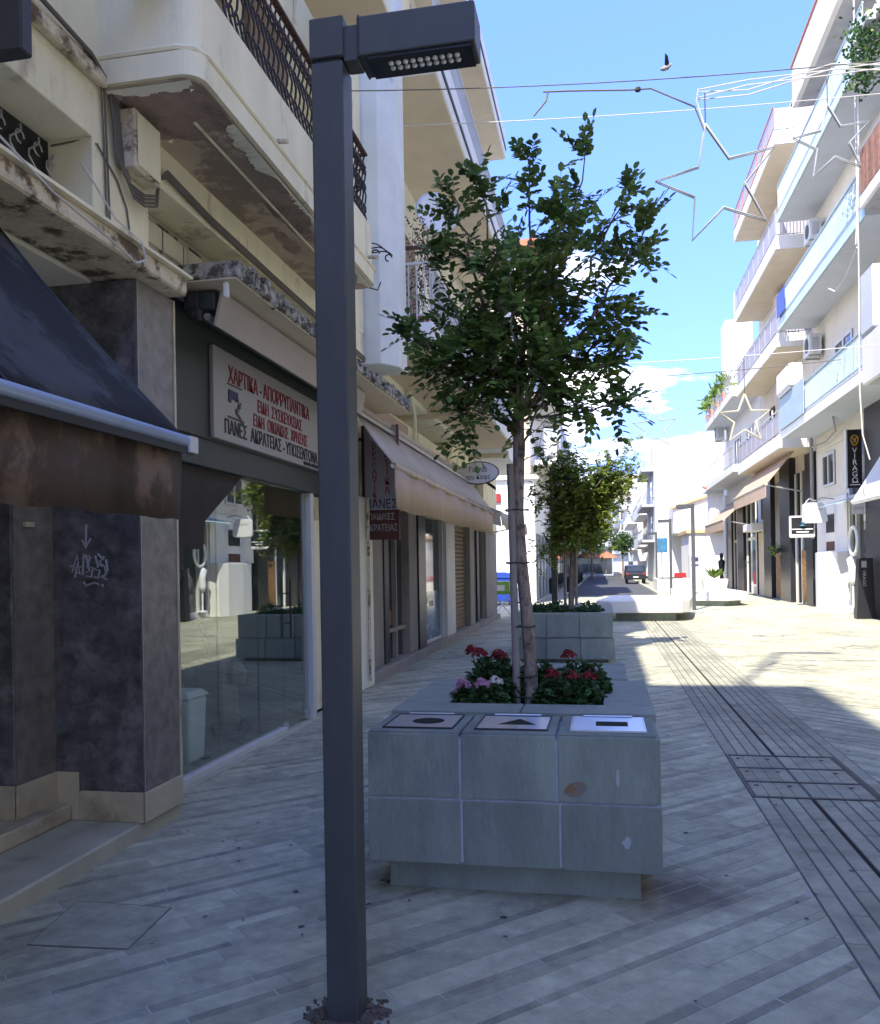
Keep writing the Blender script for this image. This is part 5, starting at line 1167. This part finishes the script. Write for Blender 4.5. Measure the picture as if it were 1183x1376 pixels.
s2 = thing('dark_blue_sign', 'navy sign with light blue figure in a white frame on the right shop', 'sign', (6.7, 31, 2.8)); put('frame', B(6.28, 7.12, 30.98, 31.1, 2.42, 3.18), m_signw, s2, bev=.05, seg=2); put('panel', B(6.34, 7.06, 30.96, 30.979, 2.56, 3.12), m_black, s2); put('figure', MB().lathe((6.7, 30.955, 2.82), [(.12, 0), (.03, .05), (.05, .14), (.03, .2)], 8), m_glassb, s2); put('line', boxes((6.36, 7.04, 30.95, 30.959, 2.70, 2.73), (6.5, 6.9, 30.95, 30.959, 2.60, 2.64)), m_twht, s2)
s3 = thing('small_white_sign', 'small white sign with script lettering on the right shop window', 'sign', (7.2, 26.4, 3)); put('panel', B(7.05, 7.38, 26.30, 26.33, 2.95, 3.3), m_signw, s3); text('moda', .13, (7.09, 26.295, 3.09), '-Y', m_alug, s3, .9)

# --- tan apartment building
r2 = thing('tan_balcony_building', 'cream apartment building with tan balcony soffits and grey mesh railings', 'building', (RX, 37, 0))
put('walls', boxes((RX, 16, 32.0, 42.6, 5.0, 19.3), (RX+.2, 16, 32.0, 54.2, 0, 5.0)), m_rcream, r2)
for i, z in enumerate((5.68, 9.32, 12.83, 16.6)):
    bb = put('balcony', B(6.22, RX, 32.25, 41.7, z+.01, z+.5), m_rwhite, r2, bev=.01)
    put('soffit', B(6.26, RX-.001, 32.3, 41.66, z-.01, z+.009), m_tansof, bb)
    put('mesh_panel', B(6.26, 6.27, 32.3, 41.6, z+.55, z+1.3), mat('grey lilac mesh', (.36, .345, .375), .7, .1, 3) if i == 0 else bpy.data.materials['grey lilac mesh'], bb)
    rail(bb, 6.26, 32.3, 41.6, z+.5, .9, 1.15, m_tile if i == 3 else m_alug, 'rail_posts')
    put('end_panel', boxes((6.27, RX, 32.27, 32.28, z+.55, z+1.3)), bpy.data.materials['grey lilac mesh'], bb)
    for y in (34.2, 38.2): slidewin(r2, y, y+1.8, z+.5, z+2.7, M_=m_rust if i < 2 else m_wframe)
    if i < 3: put('door_recess', B(RX-.3, RX-.001, 36.4, 37.4, z+.5, z+3.2), m_tan, r2)
acunit(7.1, 40.6, 13.6, 'air conditioner on the tan building below its second highest balcony', 1.2)
acunit(7.0, 33.5, 14.0, 'air conditioner at the near corner of the tan building', 1.2)
# --- building with plants on the balcony
r3 = thing('plant_balcony_building', 'white building with potted plants along its top balcony', 'building', (RX, 48, 0))
put('walls', boxes((RX, 16, 42.62, 54.2, 5.0, 12.4)), m_rwhite, r3)
for z in (6.0, 9.65):
    bb = put('balcony', B(6.2, RX, 43, 54.0, z, z+.35), m_rwhite, r3); put('soffit', B(6.24, RX-.001, 43.1, 53.9, z-.02, z-.001), m_rsof, bb); rail(bb, 6.24, 43, 53.9, z+.35, .95, .35, m_alug, xi=RX)
    for y in (44.5, 48.5): slidewin(r3, y, y+1.8, z+.4, z+2.5)
    slidewin(r3, 51.5, 52.5, z+1, z+2.3)
put('stair_tower', B(7.6, 9.2, 55, 57, 0, 16.6), m_rwhite, r3); put('antenna', MB().tube([(8.3, 56, 16.6), (8.3, 56, 18.6)], .04, 5), m_alug, r3)
acunit(6.9, 53.2, 8.9, 'air conditioner in the shade under the plant balcony', 1.3)
for i, y in enumerate((46.5, 49, 51.5, 53.2)):
    t = thing('balcony_plant', ('tall palm like balcony plant nearest the tan building', 'bushy balcony plant with yellowish leaves', 'spiky balcony plant leaning outwards', 'drooping plant at the far end of the top balcony')[i], 'plant', (6.3, y, 10.3), 'plants on the far top balcony')
    mb = MB()
    for k in range(90): leaflet(mb, Vector((6.25, y, 10.9))+rv(.16), rv(1)+Vector((0, 0, .8)), rv(1), R.uniform(.3, .6), .10)
    put('foliage', mb, m_ygreen, t, kind='stuff'); put('pot', MB().lathe((6.35, y, 10.02), [(.14, 0), (.2, .4), (.2, .45)], 10), m_tile, t)
# shops on the ground floor of the tan and plant buildings
for nm, y0, y1, M_, dx, z1 in (('pilaster', 31.98, 33.0, m_black, .14, 5.5), ('shop_window', 33.05, 35.2, m_glassd, .0, 5.0), ('black_pilaster', 35.25, 37.2, m_black, .22, 5.6), ('grey_panel', 37.25, 39.3, m_greyp, .0, 5.0), ('black_pilaster', 39.35, 41.1, m_black, .18, 5.6),
                           ('shop_window', 43.9, 46.8, m_glassd, .0, 4.6), ('black_pilaster', 46.85, 48.9, m_black, .18, 4.6), ('shop_window', 48.95, 51.3, m_glassd, .0, 4.6), ('black_pilaster', 51.35, 53.2, m_black, .14, 5.0), ('white_pilaster', 53.25, 54.3, m_rwhite, .2, 5.6)):
    p_ = put(nm, B(RX-dx-.02, RX+.21, y0, y1, .0, z1), M_, r2, bev=.01)
    if nm == 'shop_window': put('frame', boxes((RX-.06, RX-.021, y0, y0+.15, 0, z1), (RX-.06, RX-.021, (y0+y1)/2-.08, (y0+y1)/2+.08, 0, z1), (RX-.06, RX-.021, y1-.15, y1, 0, z1), (RX-.05, RX-.021, y0+.15, y1-.15, 2.7, 2.85)), m_rwhite, p_)
for y, w_ in ((33.2, .8), (37.6, 1.2)): put('bread_photo_panel', B(RX-.09, RX-.03, y, y+w_, .1, 2.0), m_orange, r2)
dd = put('door', boxes((RX-.03, RX+.21, 41.4, 43.4, .0, 3.0)), m_tan, r2); put('door_canopy', B(RX-.7, RX-.031, 41.1, 43.7, 3.05, 3.4), m_rwhite, dd, bev=.02); put('transom', B(RX-.03, RX+.21, 41.4, 43.4, 3.41, 5.2), m_rsof, dd); put('poster', B(RX-.04, RX-.031, 41.6, 42.6, 3.6, 4.9), m_black, dd)
for i, (y0, y1, zt, zb, lb_) in enumerate(((33.1, 41.0, 6.0, 4.5, 'large tan awning over the right shops'), (44.5, 52.5, 4.9, 3.75, 'second tan awning further along the right shops'))):
    t = thing('awning', lb_, 'awning', (6.8, y0, zt)); put('canopy', MB().sheet((RX-.2, y1, zt), (RX-.2, y0, zt), (5.95, y0, zb), (5.95, y1, zb), .03), m_beige, t); put('front_bar', MB().tube([(5.93, y0, zb), (5.93, y1, zb)], .06, 8), m_awnroll, t); put('valance', B(5.9, 5.915, y0, y1, zb-.5, zb-.06), m_beige, t); put('arm', MB().tube([(7.3, y0+.4, zb-.3), (5.95, y0+.4, zb)], .03, 5), m_alug, t)
hb = thing('hanging_basket', 'hanging green plant on the black shop pilaster', 'plant', (7.1, 36.5, 2.2)); mb = MB()
for k in range(80): leaflet(mb, Vector((7.0, 37.3, 2.15))+rv(.14), rv(1), rv(1), .1, .07)
put('foliage', mb, m_ygreen, hb, kind='stuff'); put('basket', MB().lathe((7.05, 37.3, 1.95), [(.05, 0), (.16, .15), (.17, .18)], 10), m_dark, hb)

# --- nearest right building at the frame edge and behind the viewpoint
r0 = thing('near_right_building', 'near pale building at the right edge with solid white balcony parapet', 'building', (RX, 10, 0))
put('walls', boxes((RX, 16, -30, 21.6, 0, 17.5)), m_rwhite, r0)
for z in (5.75, 9.9, 13.6):
    bb = put('balcony', B(6.15, RX-.001, -28, 21.55, z, z+.28), m_rdirty, r0); put('parapet', B(6.05, 6.149, -28, 21.57, z-.02, z+1.1 if z < 6 else z+.3), m_rwhite, bb, bev=.03)
rd = MB(); y = 19.2
while y < 21.55: rd.box(6.08, 6.10, y, y+.028, 10.25, 11.25); y += .045
put('reed_screen', rd, m_reed, r0, kind='stuff'); rail(r0, 6.12, 12, 21.5, 10.2, 1.1, .5, m_alug)
put('window_frame_box', boxes((6.02, 6.2, 20.6, 21.5, 6.9, 8.3)), m_rsof, r0, bev=.02)
for y in range(-24, 20, 5): slidewin(r0, y, y+2.2, 10.2, 12.4); slidewin(r0, y, y+2.2, 6.2, 8.4); put('shop_window', B(RX-.05, RX-.001, y-.6, y+3.4, .3, 3.4), m_glassd, r0)
t = thing('awning', 'white awning edge reaching in at the right border above the black totem', 'awning', (6.8, 23, 3)); put('canopy', MB().sheet((RX-.1, 23.9, 4.6), (RX-.1, 21.5, 4.6), (6.45, 21.5, 3.2), (6.45, 23.9, 3.2), .03), m_rwhite, t); put('front_bar', MB().tube([(6.44, 21.5, 3.15), (6.44, 23.9, 3.15)], .07, 8), m_white, t)
t = thing('hanging_balcony_plant', 'bushy green plant with yellow flowers spilling over the upper right balcony', 'plant', (6.0, 20.9, 12.5)); mb = MB(); mb2 = MB()
for k in range(900):
    p = Vector((5.95+R.gauss(0, .18), 20.6+R.gauss(0, .35), R.uniform(12.35, 13.75))); leaflet(mb if R.random() < .93 else mb2, p, rv(1), rv(1), .11, .06)
put('foliage', mb, m_bush, t, kind='stuff'); put('blossom', mb2, m_ygreen, t, kind='stuff'); put('trough', B(5.85, 6.04, 20.1, 21.2, 13.5, 13.7), m_wframe, t)
# service cables down the building joint
q = MB().tube([(6.02, 21.62, 16.5), (6.0, 21.6, 12), (6.03, 21.62, 9), (6.0, 21.6, 5.6), (6.05, 21.62, 4.6), (6.2, 21.62, 4.0)], .016, 6)
tag(put('service_cable', q, m_cablew, loc=(6, 21.6, 10)), 'white service cable running down the joint at the right edge', 'cable')
q = MB().tube([(5.9, 21.0, 12.3), (5.95, 21.2, 11.6), (6.02, 21.5, 10.6), (6.05, 21.9, 9.2)], .02, 5).tube([(6.1, 24.6, 9.0), (6.08, 23.9, 8.7), (6.06, 22.8, 8.75), (6.05, 21.8, 9.1)], .02, 5)
tag(put('service_cable', q, m_cablew, loc=(6, 22, 10)), 'slack white cable looping between two right balconies', 'cable')
q = MB().tube([(7.2, 31.9, 5.6), (7.25, 30, 5.55), (7.2, 28.5, 5.7), (6.8, 27.2, 5.92)], .03, 5).tube([(7.25, 31.95, 6), (7.25, 31.95, 2.4)], .06, 6)
tag(put('wall_pipe', q, m_greyp, loc=(7.2, 30, 5)), 'grey drain pipe and sagging wall cable beside the navy sign', 'pipe')

# ------------------------------------------------------------------ far right: gable house, white gable building, far blocks
h1 = thing('old_house', 'old rendered house with tiled eave and ochre cornice behind the lamp posts', 'house', (7, 62, 0))
put('walls', boxes((5.7, 14, 60, 66, 0, 3.6)), m_rwhite, h1); put('cornice', B(5.5, 14, 59.8, 66.1, 3.61, 3.85), m_ochre, h1)
put('upper_wall', MB().prism([(5.2, 3.86), (14, 3.86), (14, 7.6), (9, 7.0), (5.2, 5.9)], 'Y', 66.3, 72), m_rwhite, h1); put('verge', MB().sheet((4.9, 66.0, 5.85), (9.2, 66.0, 7.15), (9.2, 66.5, 7.15), (4.9, 66.5, 5.85), .18), m_ochre, h1)
rt = put('tiled_eave', B(6.6, 9.5, 57.6, 59.79, 6.2, 6.3), m_rsof, h1)
for k in range(14): put('roof_tile', MB().tube([(6.65+k*.2, 57.4, 6.36), (6.65+k*.2, 59.7, 6.7)], .1, 7), m_tile, rt)
put('eave_wall', B(6.9, 9.5, 58.4, 59.78, 3.86, 6.19), m_rwhite, h1)
g4 = thing('white_gable_building', 'tall windowless white gable wall with small balconies on its street side', 'building', (7, 78, 0))
put('walls', B(4.2, 14, 72.2, 86, 0, 11.4), m_farw, g4); put('roof_units', boxes((4.6, 5.8, 73, 74, 11.41, 11.7)), m_farg, g4)
for z in (3.4, 6.4, 9.4):
    f_ = put('balcony', B(3.2, 4.199, 74, 84, z, z+.2), m_rdirty, g4); rail(f_, 3.24, 74, 84, z+.2, .9, .5, m_farg, xi=None); put('balcony_door', B(4.15, 4.199, 76, 78, z+.2, z+2.3), m_glassd, g4)
for i, (X, y0, y1, h_, M_, lb_) in enumerate(((4.6, 86.5, 104, 9.5, m_farc, 'cream far building beyond the white gable'), (4.0, 105, 130, 11.5, m_farw, 'pale far right building with stacked balconies'), (3.6, 131, 160, 10, m_farg, 'grey far right building near the street end'))):
    t = thing('far_right_building', lb_, 'building', (X, (y0+y1)/2, 0)); put('walls', B(X, 16, y0, y1, 0, h_), M_, t); windows(t, X-.001, y0, y1, 3.4, h_, s_=-1)
    put('shop_window', B(X-.05, X-.002, y0+1, y1-1, .2, 2.8), m_glassd, t)
for i, (x0, x1, y, h_, M_, lb_) in enumerate(((-14, -1.5, 150, 14, m_farg, 'grey block closing the view on the left'), (-1.3, 3.4, 175, 16, m_farw, 'stepped white block in the centre of the far view'), (2, 9, 190, 21, m_farc, 'tall cream block above the far right roofs'), (-7, -1, 200, 18, m_farw, 'pale distant block behind the trees'))):
    t = thing('distant_building', lb_, 'building', (x0, y, 0)); put('walls', B(x0, x1, y, y+12, 0, h_), M_, t); z = 3.5
    while z+2.5 < h_:
        put('balcony', B(x0+.3, x1-.3, y-1.4, y-.001, z, z+1.1), m_farw if M_ is not m_farw else m_farg, t)
        x = x0+.8
        while x+1.2 < x1: put('window', B(x, x+1.2, y-.05, y-.001, z+1.15, z+2.7), m_glassd, t); x += 2.3
        z += 3.3
cg = thing('curved_roof_building', 'grey building with a curved canopy at the end of the road', 'building', (-.5, 120, 0))
put('canopy', MB().prism([(-1.2+3.4*math.cos(k*PI/10), 120+3*math.sin(k*PI/10)) for k in range(20)], 'Z', 6.4, 7.0), m_farg, cg); put('walls', B(-4, 1.2, 118.5, 123, 0, 6.39), m_farg, cg); put('shop_window', B(-3.6, 1.0, 118.4, 118.49, .3, 4), m_glassd, cg)
for i, (x, y, M_) in enumerate(((-1.7, 96, m_tile), (.2, 104, m_tile))):
    t = thing('cafe_umbrella', ('orange red cafe awning on the left at the road end', 'orange red cafe awning in the middle of the road end')[i], 'parasol', (x, y, 0)); put('canopy', MB().lathe((x, y, 2.3), [(1.5, 0), (.8, .45), (.05, .8)], 8), M_, t); put('pole', MB().tube([(x, y, 0), (x, y, 2.3)], .04, 5), m_alug, t)
t = thing('cafe_table', 'white cafe table at the far end of the road', 'table', (-1.4, 88, 0)); put('table_top', B(-1.9, -.9, 87.6, 88.4, .72, .76), m_signw, t)
for x in (-1.8, -1.0): put('leg', MB().tube([(x, 88, 0), (x, 88, .72)], .03, 5), m_signw, t)
for i, (x, y) in enumerate(((-1.2, 84), (1.9, 92), (-2.6, 70))):
    t = thing('street_tree', ('small far tree on the left kerb', 'small round tree on the right of the far road', 'dark bushy tree beyond the pharmacy')[i], 'tree', (x, y, 0), 'small far street trees')
    put('trunk', MB().tube([(x, y, 0), (x, y, 2.6)], .09, 6), m_bark, t); mb = MB()
    for k in range(700): leaflet(mb, Vector((x, y, 3.8+.3*(i == 2)))+rv(1).normalized()*R.uniform(.3, 1.25+.5*(i == 2)), rv(1), rv(1), .3, .2)
    put('foliage', mb, m_bush, t, kind='stuff')
# parked car seen from behind
ca = thing('parked_car', 'dark parked car at the right kerb with its tail light showing', 'car', (2.2, 70, 0))
put('body', MB().prism([(68.2, .35), (68.2, .85), (68.5, 1.0), (69.0, 1.42), (70.4, 1.5), (71.3, 1.1), (72.3, .95), (72.4, .35)], 'X', 1.6, 3.2), m_black, ca, bev=.06, seg=2)
put('rear_window', MB().sheet((1.75, 68.52, 1.02), (3.05, 68.52, 1.02), (2.95, 68.95, 1.38), (1.85, 68.95, 1.38), .02), m_glassd, ca)
for x in (1.68, 2.98): put('tail_light', B(x, x+.16, 68.15, 68.2, .72, .9), m_redp, ca)
for x in (1.66, 3.0):
    for y in (68.9, 71.5): put('wheel', MB().tube([(x, y, .32), (x+.16, y, .32)], .32, 14), m_dark, ca)
put('number_plate', B(2.2, 2.6, 68.14, 68.19, .5, .6), m_signw, ca)
# kiosk, barrier, agave, blue sign, shopper
kk = thing('vending_kiosk', 'pale mauve ticket kiosk by the old house', 'kiosk', (5.8, 57.5, 0)); put('cabinet', B(5.45, 6.2, 57.3, 58.0, 0, 2.1), m_mauve, kk, bev=.03); put('slot', boxes((5.55, 6.0, 57.27, 57.299, 1.7, 1.95), (5.55, 6.0, 57.27, 57.299, 1.4, 1.5)), m_tnavy, kk)
rb = thing('red_barrier', 'red plastic road barrier between the far lamp posts', 'barrier', (4.9, 60, 0)); put('panel', MB().prism([(4.5, 0), (5.5, 0), (5.3, .95), (4.6, .95)], 'Y', 58.6, 58.9), m_redp, rb, bev=.02); put('foot', B(4.4, 5.6, 58.5, 59.0, 0, .12), m_rwhite, rb)
ag = thing('agave_planter', 'agave in a low white planter box beside the black shopfronts', 'plant', (5.6, 46, 0)); put('planter_box', taper(MB(), 5.6, 46, 0, .75, .5, .5, .62, .6), m_rwhite, ag, bev=.02); mb = MB()
for k in range(34):
    a_ = k*2.4; d = Vector((math.cos(a_), math.sin(a_), .45+.9*(k/34))); leaflet(mb, Vector((5.6, 46, .78)), d, Vector((0, 0, 1)), R.uniform(.6, .95), .12)
put('spiky_leaves', mb, m_ygreen, ag)
bs = thing('blue_street_sign', 'light blue round edged sign panel in front of the white gable', 'sign', (4.3, 66, 3)); put('panel', B(3.8, 4.7, 66, 66.1, 2.4, 3.5), m_glassb, bs, bev=.03); put('post', MB().tube([(4.25, 66.05, 0), (4.25, 66.05, 2.4)], .05, 6), m_alug, bs)
pn = thing('statue', 'dark slender figure statue standing beside the right shopfront', 'statue', (6.6, 52, 0)); put('figure', MB().lathe((6.75, 52, .3), [(.16, 0), (.1, .6), (.17, 1.0), (.2, 1.35), (.07, 1.5), (.11, 1.62), (.1, 1.78), (.02, 1.86)], 10), m_dark, pn, smooth=True); put('plinth', B(6.5, 7.0, 51.75, 52.25, 0, .3), m_greyp, pn)

# pedestrian walking away on the far left pavement
def person(x, y):
    t = thing('person', 'person in a pale blue shirt walking on the far left pavement', 'person', (x, y, 0))
    me = bpy.data.meshes.new('body'); V = [(0, 0, .95), (0, 0, 1.2), (0, 0, 1.42), (0, 0, 1.52), (0, 0, 1.66), (-.19, 0, 1.40), (-.26, .04, 1.12), (-.24, -.08, .88), (.19, 0, 1.40), (.26, -.04, 1.12), (.24, -.12, .9), (-.10, 0, .90), (-.11, -.08, .50), (-.11, .02, .08), (-.11, -.1, .04), (.10, 0, .90), (.11, .12, .5), (.11, .22, .1), (.11, .1, .04)]
    E_ = [(0, 1), (1, 2), (2, 3), (3, 4), (2, 5), (5, 6), (6, 7), (2, 8), (8, 9), (9, 10), (0, 11), (11, 12), (12, 13), (13, 14), (0, 15), (15, 16), (16, 17), (17, 18)]
    me.from_pydata(V, E_, []); o = bpy.data.objects.new('body', me); C.objects.link(o); o.parent = t
    s_ = o.modifiers.new('skin', 'SKIN'); o.modifiers.new('sub', 'SUBSURF').levels = 1
    rr = [.13, .12, .13, .055, .095, .06, .045, .035, .06, .045, .035, .085, .06, .045, .035, .085, .06, .045, .035]
    for i, v in enumerate(me.skin_vertices[0].data): v.radius = (rr[i], rr[i]*.85); v.use_root = i == 0
    me.materials.append(m_shirt)
    put('trousers', MB().tube([(x-.1, y, .95), (x-.11, y-.08, .5), (x-.11, y+.02, .1)], [.11, .08, .065], 8).tube([(x+.1, y, .95), (x+.11, y+.12, .5), (x+.11, y+.21, .12)], [.11, .08, .065], 8), m_trous, t, smooth=True)
    put('hair', MB().lathe((x, y+.0, 1.62), [(.08, 0), (.115, .06), (.10, .13), (.03, .165)], 10), m_dark, t, smooth=True)
person(-2.9, 45.0)

# ------------------------------------------------------------------ festive stars and street cables
def star(cx, cy, cz, r_, label, tilt=0., M_=None, yaw=.0, rr=.011, hang=.55):
    t = thing('star_ornament', label, 'star decoration', (cx, cy, cz), 'star decorations strung over the street')
    for off in (0, .035):
        pts = []
        for k in range(11):
            a_ = PI/2+tilt+k*PI/5; q = r_ if k % 2 == 0 else r_*.42
            pts.append((cx+q*math.cos(a_)*math.cos(yaw), cy+off+q*math.cos(a_)*math.sin(yaw), cz+q*math.sin(a_)))
        put('star_tube', MB().tube(pts, rr, 6, False), M_ or m_star, t, smooth=False)
    a_ = PI/2+tilt
    put('hanger', MB().tube([(cx+r_*math.cos(a_), cy, cz+r_*math.sin(a_)), (cx+r_*math.cos(a_), cy, cz+r_+hang)], .006, 5), m_iron, t)
    return t
star(1.20, 9.0, 5.50, .62, 'large wire star hanging nearest, against the blue sky', tilt=.19, rr=.011, hang=.3)
star(2.80, 11.0, 6.72, .46, 'pale wire star in front of the light blue balconies', tilt=.12, rr=.011, hang=.3)
star(2.52, 16.0, 4.20, .45, 'cream coloured star before the tan soffit', tilt=.0, rr=.018, hang=.7, M_=m_starc)
star(1.42, 24.0, 5.35, .60, 'faint white star against the clouds on the right', tilt=.05, rr=.022, hang=.9)
star(.12, 24.0, 6.03, .45, 'faint white star against the clouds on the left', tilt=-.1, rr=.022, hang=.35)
def cable(pts, r_, M_, label):
    tag(put('street_cable', MB().tube(pts, r_, 5), M_, loc=pts[0]), label, 'cable', 'cables across the street')
def sag(p, q, s_, n_=18):
    p, q = Vector(p), Vector(q); return [tuple(p.lerp(q, k/n_)-Vector((0, 0, s_*4*(k/n_)*(1-k/n_)))) for k in range(n_+1)]
cable(sag((-2.9, 9.0, 6.93), (7.3, 9.0, 6.6), .22), .006, m_cable, 'thin cable crossing the street above the nearest star')
q = MB().tube([(-.55, 8.98, 6.62), (-.3, 8.98, 6.60), (.35, 8.98, 6.53), (.55, 8.98, 6.52), (.98, 8.98, 6.28), (1.06, 8.98, 6.05)], .009, 5).tube([(-.65, 8.98, 6.38), (-.52, 8.98, 6.52), (-.5, 8.98, 6.61)], .010, 5)
tag(put('power_lead', q, m_cable, loc=(0, 9, 6.5)), 'dark power lead clipped along the cable to the nearest star', 'cable')
tag(put('connector', MB().lathe((.42, 8.98, 6.50), [(.01, 0), (.03, .012), (.03, .04), (.01, .052)], 8), m_dark, loc=(.42, 8.98, 6.52)), 'dark waterproof connector on the power lead', 'connector')
q = MB()
for k in range(4): q.tube([(1.02, 9.0+.02*k, 6.46-.07*(k % 2)), (1.5, 9, 6.50-.05*k), (2.3, 9, 6.50+.03*k-.08*(k % 2)), (3.2, 9, 6.52-.05*k), (5, 9.2, 6.62-.04*k), (7.3, 9.4, 6.8)], .006, 5)
q.tube([(1.02, 9, 6.47), (1.0, 9, 6.35), (1.07, 9, 6.1)], .008, 5)
tag(put('cable_bunch', q, m_cablew, loc=(3, 9, 6.5)), 'bunch of loose white cables running right from the nearest star', 'cable')
cable(sag((-2.9, 10.9, 7.5), (7.3, 11.1, 7.3), .15), .006, m_cablew, 'thin cable carrying the star before the light blue balconies')
cable(sag((-3.0, 16, 5.4), (7.3, 16, 5.5), .12), .008, m_cablew, 'thin cable carrying the cream coloured star')
cable(sag((-3.3, 24, 6.85), (7.3, 24, 7.0), .16), .012, m_cable, 'cable carrying the two faint stars')
bd = thing('pigeon', 'small white and grey bird flying high over the street', 'bird', (.95, 12, 8.4))
bm_ = MB().tube([(.86, 12, 8.40), (.90, 12, 8.405), (.96, 12, 8.42), (1.0, 12, 8.45), (1.03, 12, 8.455)], [.008, .03, .035, .02, .004], 8)
put('body', bm_, m_greyp, bd, smooth=True); put('wing', MB().add([(.92, 12, 8.43), (.99, 12, 8.43), (.98, 12.12, 8.53), (.93, 12.16, 8.55)], [(0, 1, 2, 3)]), m_petw, bd); put('wing', MB().add([(.92, 12, 8.43), (.99, 12, 8.43), (.96, 11.9, 8.52), (.92, 11.86, 8.54)], [(0, 1, 2, 3)]), m_dark, bd)
